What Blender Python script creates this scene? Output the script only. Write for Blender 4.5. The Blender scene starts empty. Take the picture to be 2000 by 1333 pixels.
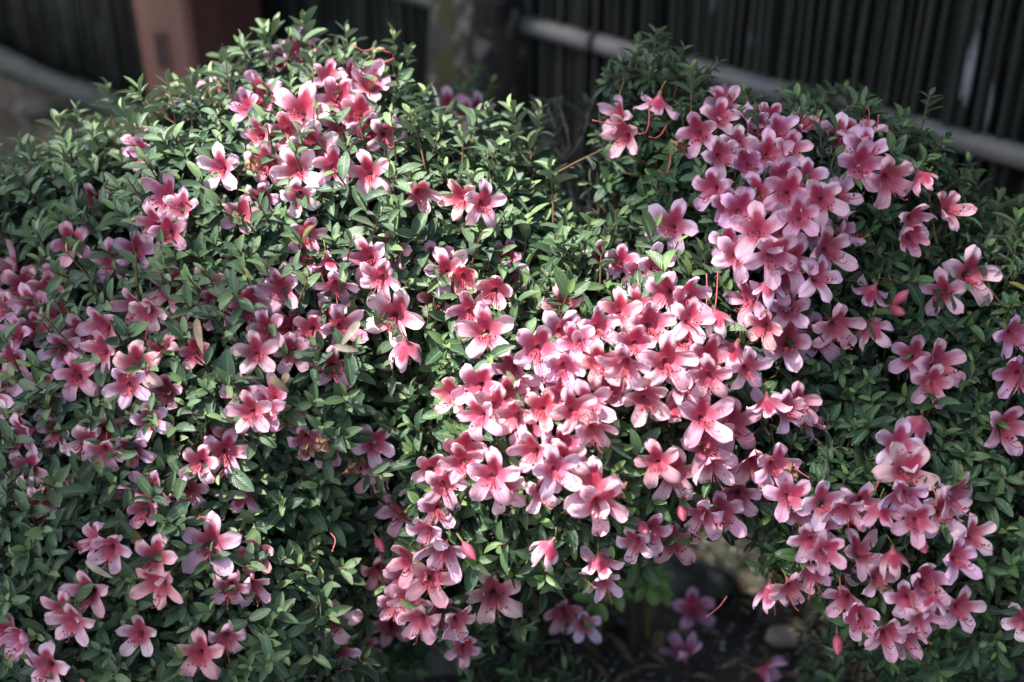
import bpy, math, random
import numpy as np
from mathutils import Vector, Matrix

random.seed(7)
rng = np.random.default_rng(11)
scene = bpy.context.scene
COL = scene.collection
rad = math.radians

# ------------------------------------------------------------------ camera
FPX, CX, CY = 2500.0, 1000.0, 666.5          # photograph pixels (2000 x 1333)
CAM = np.array([0.0, 0.0, 1.45]); PITCH = rad(31)
AX_R = np.array([1.0, 0, 0])
AX_F = np.array([0, math.cos(PITCH), -math.sin(PITCH)])
AX_U = np.array([0, math.sin(PITCH), math.cos(PITCH)])
cd = bpy.data.cameras.new('camera'); cam = bpy.data.objects.new('camera', cd); COL.objects.link(cam)
cam.location = CAM; cam.rotation_euler = (math.pi / 2 - PITCH, 0, 0)
cd.sensor_width = 36; cd.lens = 45; cd.clip_start = 0.05; cd.clip_end = 300
cd.dof.use_dof = True; cd.dof.focus_distance = 1.36; cd.dof.aperture_fstop = 2.5
scene.camera = cam

# ------------------------------------------------------------------ light
SUN_EL, SUN_AZ = 62.0, 255.0                  # azimuth clockwise from +Y (north): from the left, a little behind
w = bpy.data.worlds.new('World'); scene.world = w; w.use_nodes = True
nt = w.node_tree
sky = nt.nodes.new('ShaderNodeTexSky'); sky.sky_type = 'NISHITA'; sky.sun_disc = False
sky.sun_elevation = rad(SUN_EL); sky.sun_rotation = rad(SUN_AZ)
sky.air_density = 1.0; sky.dust_density = 3.0; sky.ozone_density = 0.6
bg = nt.nodes['Background']; bg.inputs['Strength'].default_value = 0.15
nt.links.new(sky.outputs[0], bg.inputs[0])
SUN_DIR = np.array([math.cos(rad(SUN_EL)) * math.sin(rad(SUN_AZ)),
                    math.cos(rad(SUN_EL)) * math.cos(rad(SUN_AZ)), math.sin(rad(SUN_EL))])
sl = bpy.data.lights.new('sun', 'SUN'); sl.energy = 4.8; sl.angle = rad(2.0); sl.color = (1.0, 0.95, 0.88)
so = bpy.data.objects.new('sun', sl); COL.objects.link(so); so.location = (-3, 0, 6)
so.rotation_euler = Vector(SUN_DIR).to_track_quat('Z', 'Y').to_euler()
scene.view_settings.view_transform = 'Standard'; scene.view_settings.look = 'None'
scene.view_settings.exposure = 1.52; scene.view_settings.gamma = 1.0
scene.cycles.max_bounces = 4; scene.cycles.diffuse_bounces = 2; scene.cycles.glossy_bounces = 2; scene.cycles.transmission_bounces = 4; scene.cycles.use_fast_gi = False

# ------------------------------------------------------------------ helpers
def ray(px, py):
    return AX_F + (px - CX) / FPX * AX_R + (CY - py) / FPX * AX_U      # depth 1
def at(px, py, d): return CAM + d * ray(px, py)
def on_ground(px, py, z=0.0):
    r = ray(px, py); return CAM + r * ((z - CAM[2]) / r[2])
def project(P):
    v = P - CAM; d = v @ AX_F
    return CX + (v @ AX_R) / d * FPX, CY - (v @ AX_U) / d * FPX, d
def nrm(v): return v / (np.linalg.norm(v, axis=-1, keepdims=True) + 1e-12)

def make_mesh(name, V, F, mats, smooth=True, fmat=None, uv=None, tint=None):
    """V (n,3); F list of arrays of equal-length faces or list of tuples; uv per vertex; tint per vertex"""
    me = bpy.data.meshes.new(name)
    V = np.asarray(V, dtype=np.float32)
    if isinstance(F, np.ndarray): groups = [F]
    else:
        if len(F) and isinstance(F[0], np.ndarray) and F[0].ndim == 2: groups = F
        else:
            d = {}
            for f in F: d.setdefault(len(f), []).append(f)
            groups = [np.array(x) for x in d.values()]
    loops = np.concatenate([g.ravel() for g in groups]).astype(np.int32)
    tot = np.concatenate([np.full(len(g), g.shape[1]) for g in groups]).astype(np.int32)
    start = np.concatenate([[0], np.cumsum(tot)[:-1]]).astype(np.int32)
    me.vertices.add(len(V)); me.vertices.foreach_set('co', V.ravel())
    me.loops.add(len(loops)); me.loops.foreach_set('vertex_index', loops)
    me.polygons.add(len(tot)); me.polygons.foreach_set('loop_start', start)
    me.polygons.foreach_set('loop_total', tot)
    me.polygons.foreach_set('use_smooth', np.full(len(tot), smooth))
    for m in (mats if isinstance(mats, (list, tuple)) else [mats]): me.materials.append(m)
    if fmat is not None: me.polygons.foreach_set('material_index', np.asarray(fmat, dtype=np.int32))
    if uv is not None:
        l = me.uv_layers.new(name='UVMap')
        l.data.foreach_set('uv', np.asarray(uv, dtype=np.float32)[loops].ravel())
    if tint is not None:
        a = me.attributes.new('tint', 'FLOAT_COLOR', 'POINT')
        a.data.foreach_set('color', np.asarray(tint, dtype=np.float32).ravel())
    me.update(calc_edges=True)
    return me

def obj(name, me, parent=None, mw=None):
    o = bpy.data.objects.new(name, me); COL.objects.link(o)
    if parent is not None: o.parent = parent
    if mw is not None: o.matrix_local = Matrix(mw)
    return o
def empty(name, loc=(0, 0, 0)):
    o = bpy.data.objects.new(name, None); COL.objects.link(o); o.location = loc; o.empty_display_size = .05
    return o
def tag(o, label=None, cat=None, group=None, kind=None):
    if label: o['label'] = label
    if cat: o['category'] = cat
    if group: o['group'] = group
    if kind: o['kind'] = kind
    return o

def tube_arrays(P, R, n=5, cap=True):
    P = np.asarray(P, float); R = np.asarray(R, float); k = len(P)
    T = np.gradient(P, axis=0); T = nrm(T)
    ref = np.array([0.31, 0.17, 0.93])
    if abs(T[0] @ ref) > .9: ref = np.array([1.0, 0, 0])
    A = nrm(np.cross(T, ref)); B = np.cross(T, A)
    th = np.linspace(0, 2 * math.pi, n, endpoint=False)
    V = (P[:, None] + R[:, None, None] * (np.cos(th)[None, :, None] * A[:, None] + np.sin(th)[None, :, None] * B[:, None])).reshape(-1, 3)
    F = []
    for i in range(k - 1):
        for j in range(n):
            a, b = i * n + j, i * n + (j + 1) % n
            F.append((a, b, b + n, a + n))
    if cap: F.append(tuple(range(n - 1, -1, -1))); F.append(tuple((k - 1) * n + j for j in range(n)))
    return V, F
class MB:
    def __init__(s): s.V = []; s.F = []; s.M = []; s.n = 0
    def add(s, V, F, m=0):
        s.V.append(np.asarray(V, float)); s.F += [tuple(int(i) + s.n for i in f) for f in F]; s.M += [m] * len(F); s.n += len(V)
    def tube(s, P, R, n=5, m=0): V, F = tube_arrays(P, R, n); s.add(V, F, m)
    def box(s, c, h, rot=0, m=0):
        c = np.array(c); V = np.array([[x, y, z] for x in (-1, 1) for y in (-1, 1) for z in (-1, 1)]) * np.array(h)
        cs, sn = math.cos(rot), math.sin(rot)
        V = np.stack([V[:, 0] * cs - V[:, 1] * sn, V[:, 0] * sn + V[:, 1] * cs, V[:, 2]], 1) + c
        s.add(V, [(0, 1, 3, 2), (4, 6, 7, 5), (0, 4, 5, 1), (2, 3, 7, 6), (0, 2, 6, 4), (1, 5, 7, 3)], m)
    def mesh(s, name, mats, smooth=True):
        # group faces by size, keep materials
        order = sorted(range(len(s.F)), key=lambda i: len(s.F[i]))
        F = [s.F[i] for i in order]; M = [s.M[i] for i in order]
        return make_mesh(name, np.concatenate(s.V), F, mats, smooth, M)
def spline(pts, n):
    pts = np.asarray(pts, float); k = len(pts)
    if k == 2: return pts[0] + (pts[1] - pts[0]) * np.linspace(0, 1, n)[:, None]
    out = []
    ext = np.vstack([2 * pts[0] - pts[1], pts, 2 * pts[-1] - pts[-2]])
    for t in np.linspace(0, k - 1, n):
        i = min(int(t), k - 2); u = t - i
        p0, p1, p2, p3 = ext[i:i + 4]
        out.append(.5 * (2 * p1 + (p2 - p0) * u + (2 * p0 - 5 * p1 + 4 * p2 - p3) * u * u + (3 * p1 - p0 - 3 * p2 + p3) * u ** 3))
    return np.array(out)

# ------------------------------------------------------------------ materials
class N:
    def __init__(s, name):
        s.m = bpy.data.materials.new(name); s.m.use_nodes = True; s.t = s.m.node_tree
        s.b = s.t.nodes['Principled BSDF']; s.out = s.t.nodes['Material Output']
    def n(s, ty, **k):
        x = s.t.nodes.new(ty)
        for a, v in k.items(): setattr(x, a, v)
        return x
    def l(s, a, b): s.t.links.new(a, b)
    def math(s, op, a, b=None, clamp=False):
        x = s.n('ShaderNodeMath', operation=op); x.use_clamp = clamp
        for i, v in enumerate((a, b)):
            if v is None: continue
            if isinstance(v, (int, float)): x.inputs[i].default_value = v
            else: s.l(v, x.inputs[i])
        return x.outputs[0]
    def mix(s, f, a, b, mode='MIX'):
        x = s.n('ShaderNodeMix', data_type='RGBA', blend_type=mode)
        for i, v in ((0, f), (6, a), (7, b)):
            if isinstance(v, (int, float)): x.inputs[i].default_value = v
            elif isinstance(v, tuple): x.inputs[i].default_value = (*v, 1)
            else: s.l(v, x.inputs[i])
        return x.outputs[2]
    def ss(s, v, a, b):
        x = s.n('ShaderNodeMapRange', interpolation_type='SMOOTHSTEP'); s.l(v, x.inputs[0])
        x.inputs[1].default_value = a; x.inputs[2].default_value = b; return x.outputs[0]
    def noise(s, scale, detail=3, vec=None, rough=.55):
        x = s.n('ShaderNodeTexNoise'); x.inputs['Scale'].default_value = scale; x.inputs['Detail'].default_value = detail
        x.inputs['Roughness'].default_value = rough
        if vec is not None: s.l(vec, x.inputs['Vector'])
        return x.outputs[0]
    def pos(s, scale=(1, 1, 1), obj=False):
        if obj: v = s.n('ShaderNodeTexCoord').outputs['Object']
        else: v = s.n('ShaderNodeNewGeometry').outputs['Position']
        m = s.n('ShaderNodeMapping'); m.inputs['Scale'].default_value = scale; s.l(v, m.inputs['Vector']); return m.outputs[0]
    def bump(s, h, strength=.3, dist=.002):
        x = s.n('ShaderNodeBump'); x.inputs['Strength'].default_value = strength; x.inputs['Distance'].default_value = dist
        s.l(h, x.inputs['Height']); s.l(x.outputs[0], s.b.inputs['Normal']); return x.outputs[0]
    def translucent(s, col, fac):
        tr = s.n('ShaderNodeBsdfTranslucent'); s.l(col, tr.inputs[0])
        mx = s.n('ShaderNodeMixShader'); mx.inputs[0].default_value = fac
        s.l(s.b.outputs[0], mx.inputs[1]); s.l(tr.outputs[0], mx.inputs[2]); s.l(mx.outputs[0], s.out.inputs[0])

def mat_leaf(name='leaf', mature=(.030, .078, .038), young=(.20, .29, .085), rough=.40, sheen=.16):
    k = N(name)
    a = k.n('ShaderNodeAttribute', attribute_name='tint')
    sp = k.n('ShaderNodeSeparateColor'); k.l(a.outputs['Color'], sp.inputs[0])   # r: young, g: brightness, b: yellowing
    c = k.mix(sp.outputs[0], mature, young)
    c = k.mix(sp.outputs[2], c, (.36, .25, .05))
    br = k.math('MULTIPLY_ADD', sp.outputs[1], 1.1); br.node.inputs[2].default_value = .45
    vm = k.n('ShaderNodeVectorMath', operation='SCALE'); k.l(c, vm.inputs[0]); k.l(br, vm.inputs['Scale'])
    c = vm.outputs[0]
    uv = k.n('ShaderNodeUVMap', uv_map='UVMap'); su = k.n('ShaderNodeSeparateXYZ'); k.l(uv.outputs[0], su.inputs[0])
    mid = k.math('ABSOLUTE', k.math('SUBTRACT', su.outputs[0], .5))
    rib = k.ss(mid, .085, .02)
    c = k.mix(k.math('MULTIPLY', rib, .45), c, (.20, .27, .13))
    nz = k.noise(420, 2, k.pos()); c = k.mix(k.math('MULTIPLY', k.ss(nz, .62, .78), .35), c, (.34, .38, .33))  # dust and dried drops
    geo = k.n('ShaderNodeNewGeometry')
    c = k.mix(k.math('MULTIPLY', geo.outputs['Backfacing'], .55), c, (.17, .22, .13))
    k.l(c, k.b.inputs['Base Color']); k.b.inputs['Roughness'].default_value = rough
    k.b.inputs['Specular IOR Level'].default_value = .5
    k.b.inputs['Sheen Weight'].default_value = sheen; k.b.inputs['Sheen Roughness'].default_value = .45
    ven = k.math('SINE', k.math('MULTIPLY', k.math('ADD', su.outputs[1], k.math('MULTIPLY', mid, -.8)), 62))
    k.bump(k.math('ADD', k.math('MULTIPLY', ven, .25), k.noise(260, 2, k.pos())), .35, .0012)
    k.translucent(c, .16)
    return k.m

def mat_petal(name, blotch):
    k = N(name)
    uv = k.n('ShaderNodeUVMap', uv_map='UVMap'); su = k.n('ShaderNodeSeparateXYZ'); k.l(uv.outputs[0], su.inputs[0])
    u, v = su.outputs[0], su.outputs[1]
    s = k.math('MULTIPLY', k.math('SUBTRACT', u, .5), 2); sa = k.math('ABSOLUTE', s)
    oi = k.n('ShaderNodeObjectInfo')
    body = k.mix(k.ss(v, .40, .70), (.62, .22, .34), (.79, .48, .63))
    # fine radiating veins
    cm = k.n('ShaderNodeCombineXYZ'); k.l(k.math('MULTIPLY', s, 7), cm.inputs[0]); k.l(k.math('MULTIPLY', v, 1.4), cm.inputs[1]); k.l(k.math('MULTIPLY', oi.outputs['Random'], 40), cm.inputs[2])
    vn = k.noise(2.2, 3, cm.outputs[0])
    body = k.mix(k.math('MULTIPLY', k.ss(vn, .48, .72), .32), body, (.62, .13, .25))
    ctr = k.math('MULTIPLY', k.ss(sa, .16, .0), k.ss(v, 1.0, .5))
    body = k.mix(k.math('MULTIPLY', ctr, .45), body, (.60, .10, .20))
    thr = k.ss(v, .64, .44)
    body = k.mix(k.math('MULTIPLY', thr, .55), body, (.47, .05, .105))
    if blotch:
        f0 = k.ss(v, .72, .56)
        f = k.math('MULTIPLY', k.ss(v, .90, .58), k.ss(sa, 1.0, .15))
        cm2 = k.n('ShaderNodeCombineXYZ'); k.l(k.math('MULTIPLY', s, 9), cm2.inputs[0]); k.l(k.math('MULTIPLY', v, 11), cm2.inputs[1]); k.l(k.math('MULTIPLY', oi.outputs['Random'], 40), cm2.inputs[2])
        sp = k.noise(1.9, 3, cm2.outputs[0], .7)
        f = k.ss(k.math('ADD', k.math('MULTIPLY', f, 1.35), k.math('MULTIPLY', k.math('SUBTRACT', sp, .5), 1.7)), .30, 1.10)
        f = k.math('MAXIMUM', f, k.math('MULTIPLY', f0, .8))
        body = k.mix(k.math('MULTIPLY', f, blotch), body, (.40, .022, .075))
    body = k.mix(1.0, body, oi.outputs['Color'], 'MULTIPLY')
    k.l(body, k.b.inputs['Base Color']); k.b.inputs['Roughness'].default_value = .5
    k.b.inputs['Specular IOR Level'].default_value = .3
    k.b.inputs['Sheen Weight'].default_value = .15
    k.bump(vn, .25, .0016)
    k.translucent(body, .30)
    return k.m

def mat_simple(name, col, rough=.6, col2=None, scale=40, obj_space=False, stretch=(1, 1, 1), bump=0, bdist=.002, lo=.35, hi=.65, transl=0):
    k = N(name); p = k.pos(stretch, obj_space)
    c = k.mix(k.ss(k.noise(scale, 4, p), lo, hi), col, col2 if col2 else tuple(x * .6 for x in col))
    k.l(c, k.b.inputs['Base Color']); k.b.inputs['Roughness'].default_value = rough
    if bump: k.bump(k.noise(scale * 2.2, 4, p), bump, bdist)
    if transl: k.translucent(c, transl)
    return k.m

M_LEAF = mat_leaf('leaf', (.021, .072, .030), (.17, .28, .075))
M_LEAF_SKYLIT = mat_leaf('skylit_leaf', (.050, .106, .056), (.20, .31, .11), .42, .26)  # left bush copy: sky light put into the paler leaf colour
M_LEAF_MID = mat_leaf('mid_leaf', (.038, .095, .044), (.19, .30, .085))
M_LEAF2 = mat_leaf('seedling_leaf', (.075, .16, .045), (.16, .26, .07), .5)
M_PETAL = mat_petal('petal', .0); M_SIDE = mat_petal('petal_side', .45); M_BLOTCH = mat_petal('petal_blotched', .95)
M_TUBE = mat_simple('corolla_tube', (.50, .09, .15), .5, (.55, .13, .21), 90, transl=.2)
M_CALYX = mat_simple('calyx', (.14, .17, .05), .6, (.25, .13, .07), 200)
M_FIL = mat_simple('filament', (.40, .045, .08), .5, (.50, .08, .12), 90)
M_ANTH = mat_simple('anther', (.03, .012, .018), .6)
M_PIST = mat_simple('pistil', (.50, .13, .12), .45, (.42, .06, .08), 60)
M_TWIG = mat_simple('twig_bark', (.15, .075, .030), .7, (.10, .075, .03), 60, bump=.3)
M_BARK = mat_simple('branch_bark', (.065, .05, .04), .85, (.035, .03, .024), 50, bump=.6, bdist=.004)
M_GREYTWIG = mat_simple('bare_twig', (.17, .16, .16), .8, (.09, .085, .08), 60, bump=.3)
M_WITHER = mat_simple('withered_petal', (.55, .36, .25), .7, (.32, .15, .09), 70, bump=.4, transl=.25)
M_DRY = mat_simple('dry_leaf', (.25, .18, .12), .7, (.15, .10, .065), 55, stretch=(1, 1, 1), bump=.3, transl=.15)
M_DRYPALE = mat_simple('pale_dry_leaf', (.36, .32, .27), .6, (.24, .20, .16), 70, bump=.3, transl=.15)

# ------------------------------------------------------------------ ground
def mat_ground():
    k = N('soil'); p = k.pos()
    c = k.mix(k.ss(k.noise(9, 5, p), .35, .68), (.040, .034, .026), (.085, .068, .050))
    c = k.mix(k.ss(k.noise(70, 4, p), .55, .7), c, (.12, .10, .075))
    c = k.mix(k.math('MULTIPLY', k.ss(k.noise(3.1, 3, p), .5, .66), .6), c, (.035, .055, .025))
    k.l(c, k.b.inputs['Base Color']); k.b.inputs['Roughness'].default_value = .9
    k.bump(k.noise(60, 6, p, .7), .8, .01); return k.m
V = []; n = 90
xs = np.concatenate([[-60, -20, -8], np.linspace(-4, 4, n - 6), [8, 20, 60]]); 
gx, gy = np.meshgrid(xs, xs + 2.0)
gz = 0.012 * np.sin(gx * 5 + 1) * np.cos(gy * 4.3) + .008 * np.sin(gx * 13 + gy * 7)
gz[(abs(gx) > 4) | (abs(gy - 2) > 4)] = 0
gz -= .012
V = np.stack([gx, gy, gz], -1).reshape(-1, 3); m_ = len(xs)
I = np.arange(m_ * m_).reshape(m_, m_)
F = np.stack([I[:-1, :-1], I[:-1, 1:], I[1:, 1:], I[1:, :-1]], -1).reshape(-1, 4)
tag(obj('ground', make_mesh('ground', V, F, mat_ground())), kind='structure')

# ------------------------------------------------------------------ fence
FD = np.array([.74, -.67, 0]); FD /= np.linalg.norm(FD)       # along the fence, towards the right
FN = np.array([-FD[1] * -1, 0, 0]); FN = np.array([-.67, -.74, 0]); FN /= np.linalg.norm(FN)   # towards the camera
FO = np.array([-1.30, 3.94, 0])
def fp(t, out=0, z=0): return FO + FD * t + FN * out + np.array([0, 0, z])
def mat_stick():
    k = N('weathered_lit_stick'); oi = k.n('ShaderNodeObjectInfo')
    p = k.pos((1, 1, .16)); big = k.noise(26, 4, p)
    base = k.mix(oi.outputs['Random'], (.004, .006, .004), (.022, .022, .017))
    c = k.mix(k.ss(k.noise(80, 3, p), .4, .7), base, (.014, .015, .011))
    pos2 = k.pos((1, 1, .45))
    pale = k.math('MULTIPLY', k.ss(k.noise(13, 4, pos2, .6), .57, .66), k.ss(oi.outputs['Random'], .45, .95))  # pale bark, and light leaking through and off the fence put into colour
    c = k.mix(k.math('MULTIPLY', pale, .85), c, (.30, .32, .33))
    c = k.mix(k.math('MULTIPLY', k.ss(k.noise(3, 3, k.pos()), .45, .65), .45), c, (.012, .026, .012))
    k.l(c, k.b.inputs['Base Color']); k.b.inputs['Roughness'].default_value = .75
    k.bump(big, .5, .003); return k.m
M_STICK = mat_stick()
fence = tag(empty('brushwood_fence', fp(1, 0, 0)), 'dark weathered brushwood fence of upright sticks with a grey bamboo rail, behind the bushes', 'fence')
fb = np.array(fence.location)
mb = MB(); ang = math.atan2(FD[1], FD[0])
mb.box(fp(1.0, -.035, .95) - fb, (2.75, .008, .95), ang)
obj('backing_board', mb.mesh('backing_board', mat_simple('backing_board', (.012, .013, .010), .9, (.022, .02, .015), 30), False), fence)
stick_meshes = []
for i in range(10):
    k = 7; z = np.linspace(0, 1.9, k); r0 = .0052 + .0022 * rng.random()
    P = np.stack([rng.normal(0, .0025, k).cumsum() * .8, rng.normal(0, .002, k), z], 1)
    b = MB(); b.tube(P, r0 * (1 + .15 * rng.standard_normal(k)).clip(.6, 1.3), 6)
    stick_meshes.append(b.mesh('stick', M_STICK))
for i in range(298):
    t = -.75 + i * .0128 + rng.normal(0, .003)
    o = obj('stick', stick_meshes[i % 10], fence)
    o.location = fp(t, rng.normal(0, .006), 0) - fb
    o.rotation_euler = (rng.normal(0, .006), rng.normal(0, .012), rng.random() * 6.28)
mb = MB()
for i in range(700):
    t = -1.9 + 5.6 * rng.random(); P = [fp(t, -.018, 0) - fb, fp(t + rng.normal(0, .03), -.018 + rng.normal(0, .004), 1.88) - fb]
    mb.tube(P, [.005, .003], 4)
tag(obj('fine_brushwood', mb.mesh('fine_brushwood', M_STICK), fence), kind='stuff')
# horizontal bamboo rail with nodes
def mat_rail():
    k = N('grey_bamboo'); p = k.pos((1, 1, 1))
    c = k.mix(k.ss(k.noise(8, 4, p), .35, .7), (.10, .10, .10), (.16, .155, .15))
    c = k.mix(k.math('MULTIPLY', k.ss(k.noise(55, 4, p), .5, .7), .5), c, (.11, .11, .105))
    k.l(c, k.b.inputs['Base Color']); k.b.inputs['Roughness'].default_value = .5
    k.bump(k.noise(120, 3, p), .3, .002); return k.m
M_RAIL = mat_rail()
nodes = [.35, .82, 1.30, 1.79, 2.24, 2.72, 3.15, 3.6]
for a, bb in zip([-.2] + nodes[:-1], nodes):
    ts = np.linspace(a, bb, 9); rr = np.full(9, .0212); rr[0] = rr[-1] = .0224; rr[1] = rr[-2] = .0208
    mb = MB(); mb.tube([fp(t, .012, .615 + .003 * math.sin(t * 3)) - fb for t in ts], rr, 12)
    obj('rail_segment', mb.mesh('rail_segment', M_RAIL), fence)
mb = MB()
for tk in (1.05, 2.0, 2.95):
    th = np.linspace(0, 2 * math.pi, 14)
    for dz in (-.004, .004):
        mb.tube([fp(tk + dz, .012 + .0255 * math.cos(a), .615 + .003 * math.sin(tk * 3) + .0255 * math.sin(a)) - fb for a in th], np.full(14, .0022), 4)
obj('rope_tie', mb.mesh('rope_tie', mat_simple('black_rope', (.02, .018, .016), .9)), fence)
# low kerb board at the fence foot
mb = MB(); ts = np.linspace(-1.9, .55, 16)
mb.tube([fp(t, .09, .035 + .006 * math.sin(t * 5)) for t in ts], .038 + .005 * np.sin(ts * 9), 10)
kerb = obj('fence_kerb', mb.mesh('fence_kerb', mat_simple('kerb_stone', (.042, .048, .044), .85, (.016, .024, .016), 14, bump=.7, bdist=.008)))
tag(kerb, 'long low grey kerb lying at the foot of the brushwood fence', 'kerb')

# ------------------------------------------------------------------ brown post
PC = at(424, 300, 3.45); PC = np.array([PC[0], PC[1], 0.0]); PH = .118
post = tag(empty('gate_post', PC), 'thick square reddish brown painted post with a dark slot beside the fence', 'post')
k = N('brown_paint'); p = k.pos((1, 1, .2))
c = k.mix(k.ss(k.noise(14, 4, p), .35, .7), (.175, .078, .060), (.13, .058, .045))
c = k.mix(k.math('MULTIPLY', k.ss(k.noise(60, 4, p), .58, .7), .4), c, (.08, .035, .028))
k.l(c, k.b.inputs['Base Color']); k.b.inputs['Roughness'].default_value = .38; k.bump(k.noise(50, 3, p), .2, .003)
M_POST = k.m
def bevel_box_prism(h, bev, z0, z1):
    q = [(h, h - bev), (h - bev, h), (-h + bev, h), (-h, h - bev), (-h, -h + bev), (-h + bev, -h), (h - bev, -h), (h, -h + bev)]
    V = [(x, y, z0) for x, y in q] + [(x, y, z1) for x, y in q]
    F = [(i, (i + 1) % 8, (i + 1) % 8 + 8, i + 8) for i in range(8)] + [tuple(range(7, -1, -1)), tuple(range(8, 16))]
    return V, F
V, F = bevel_box_prism(PH, .014, -.02, 2.3)
o = obj('shaft', make_mesh('shaft', V, F, M_POST, False), post); o.rotation_euler = (0, 0, ang)
# slot on the face that looks left, towards the camera (local -Y)
def local_post(lx, ly, lz):
    return np.array([lx * FD[0] - ly * FN[0], lx * FD[1] - ly * FN[1], lz])
# intersection of the slot pixel with that face
r_ = ray(318, 100); q0 = PC + FN * PH; tt = ((q0 - CAM) @ FN) / (r_ @ FN); sp_ = CAM + r_ * tt - PC
mb = MB(); mb.box(sp_ + FN * .001, (.017, .004, .046), ang); obj('slot_shade_box', mb.mesh('slot_shade_box', mat_simple('slot_dark', (.012, .008, .006), .9), False), post)  # near-black box on the face; the slot's inner shade is its colour
mb = MB()
for sx in (-1, 1): mb.box(sp_ + FD * sx * .021 + FN * .002, (.004, .005, .054), ang)
for sz in (-1, 1): mb.box(sp_ + np.array([0, 0, sz * .050]) + FN * .002, (.0168, .0046, .004), ang)
obj('slot_frame', mb.mesh('slot_frame', M_POST, False), post)
V, F = bevel_box_prism(PH + .02, .015, 2.302, 2.36); o = obj('cap', make_mesh('cap', V, F, M_POST, False), post); o.rotation_euler = (0, 0, ang)

# ------------------------------------------------------------------ leaf templates
LY = np.array([0, .10, .28, .5, .72, .9, 1.0]); LWD = np.array([.05, .25, .43, .5, .43, .24, .0])
def leaf_template(fold, curl, twist=0.0, seg=None):
    V, UV = [], []
    for y, wv in zip(LY, LWD):
        for s in (-1, 0, 1):
            tw = twist * y
            x = s * wv; z = fold * abs(x) - curl * (y - .1) ** 2
            V.append((x * math.cos(tw), y - .06 * curl * y, z / 1.0 + x * math.sin(tw) * .35)); UV.append((.5 + .5 * s, y))
    F = []
    for i in range(6):
        for j in range(2):
            a = i * 3 + j; F.append((a, a + 1, a + 4, a + 3))
    return np.array(V), np.array(F), np.array(UV)
TPL = [leaf_template(.35, .10), leaf_template(.22, .22, .25), leaf_template(.5, .30, -.2), leaf_template(.28, -.06, .15), leaf_template(.15, .42, -.1)]
NT = len(TPL)
# tint classes: (young, brightness, yellowing)
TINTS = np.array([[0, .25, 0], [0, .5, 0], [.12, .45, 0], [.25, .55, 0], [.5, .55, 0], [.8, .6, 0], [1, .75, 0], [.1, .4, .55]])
def leaf_mesh_lib(mat):
    lib = {}
    for a in range(NT):
        for b in range(len(TINTS)):
            V, F, UV = TPL[a]
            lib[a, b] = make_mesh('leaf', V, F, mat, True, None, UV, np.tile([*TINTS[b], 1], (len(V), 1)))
    return lib
BLEAF = {b: {'A': M_LEAF_SKYLIT, 'B': M_LEAF_MID}.get(b, M_LEAF) for b in 'ABCDEFG'}  # leaf colour carries the light: paler at left, darker at shaded right
LIBS = {m.name: leaf_mesh_lib(m) for m in (M_LEAF, M_LEAF_SKYLIT, M_LEAF_MID)}
def merged_leaves(name, MAT, tp, ti, mat):
    Vs, Fs, Us, Ts = [], [], [], []; off = 0
    for a in range(NT):
        idx = np.where(tp == a)[0]
        if not len(idx): continue
        V, F, UV = TPL[a]
        W = np.einsum('nij,kj->nki', MAT[idx, :3, :3], V) + MAT[idx, None, :3, 3]
        nv = len(V); Vs.append(W.reshape(-1, 3))
        Fs.append((F[None] + (np.arange(len(idx)) * nv)[:, None, None] + off).reshape(-1, 4)); off += nv * len(idx)
        Us.append(np.tile(UV, (len(idx), 1)))
        tt = TINTS[ti[idx]] + np.stack([np.zeros(len(idx)), rng.normal(0, .07, len(idx)), np.zeros(len(idx))], 1)
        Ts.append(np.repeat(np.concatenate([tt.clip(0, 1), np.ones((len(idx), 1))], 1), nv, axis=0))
    return make_mesh(name, np.concatenate(Vs), np.concatenate(Fs), mat, True, None, np.concatenate(Us), np.concatenate(Ts))

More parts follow.
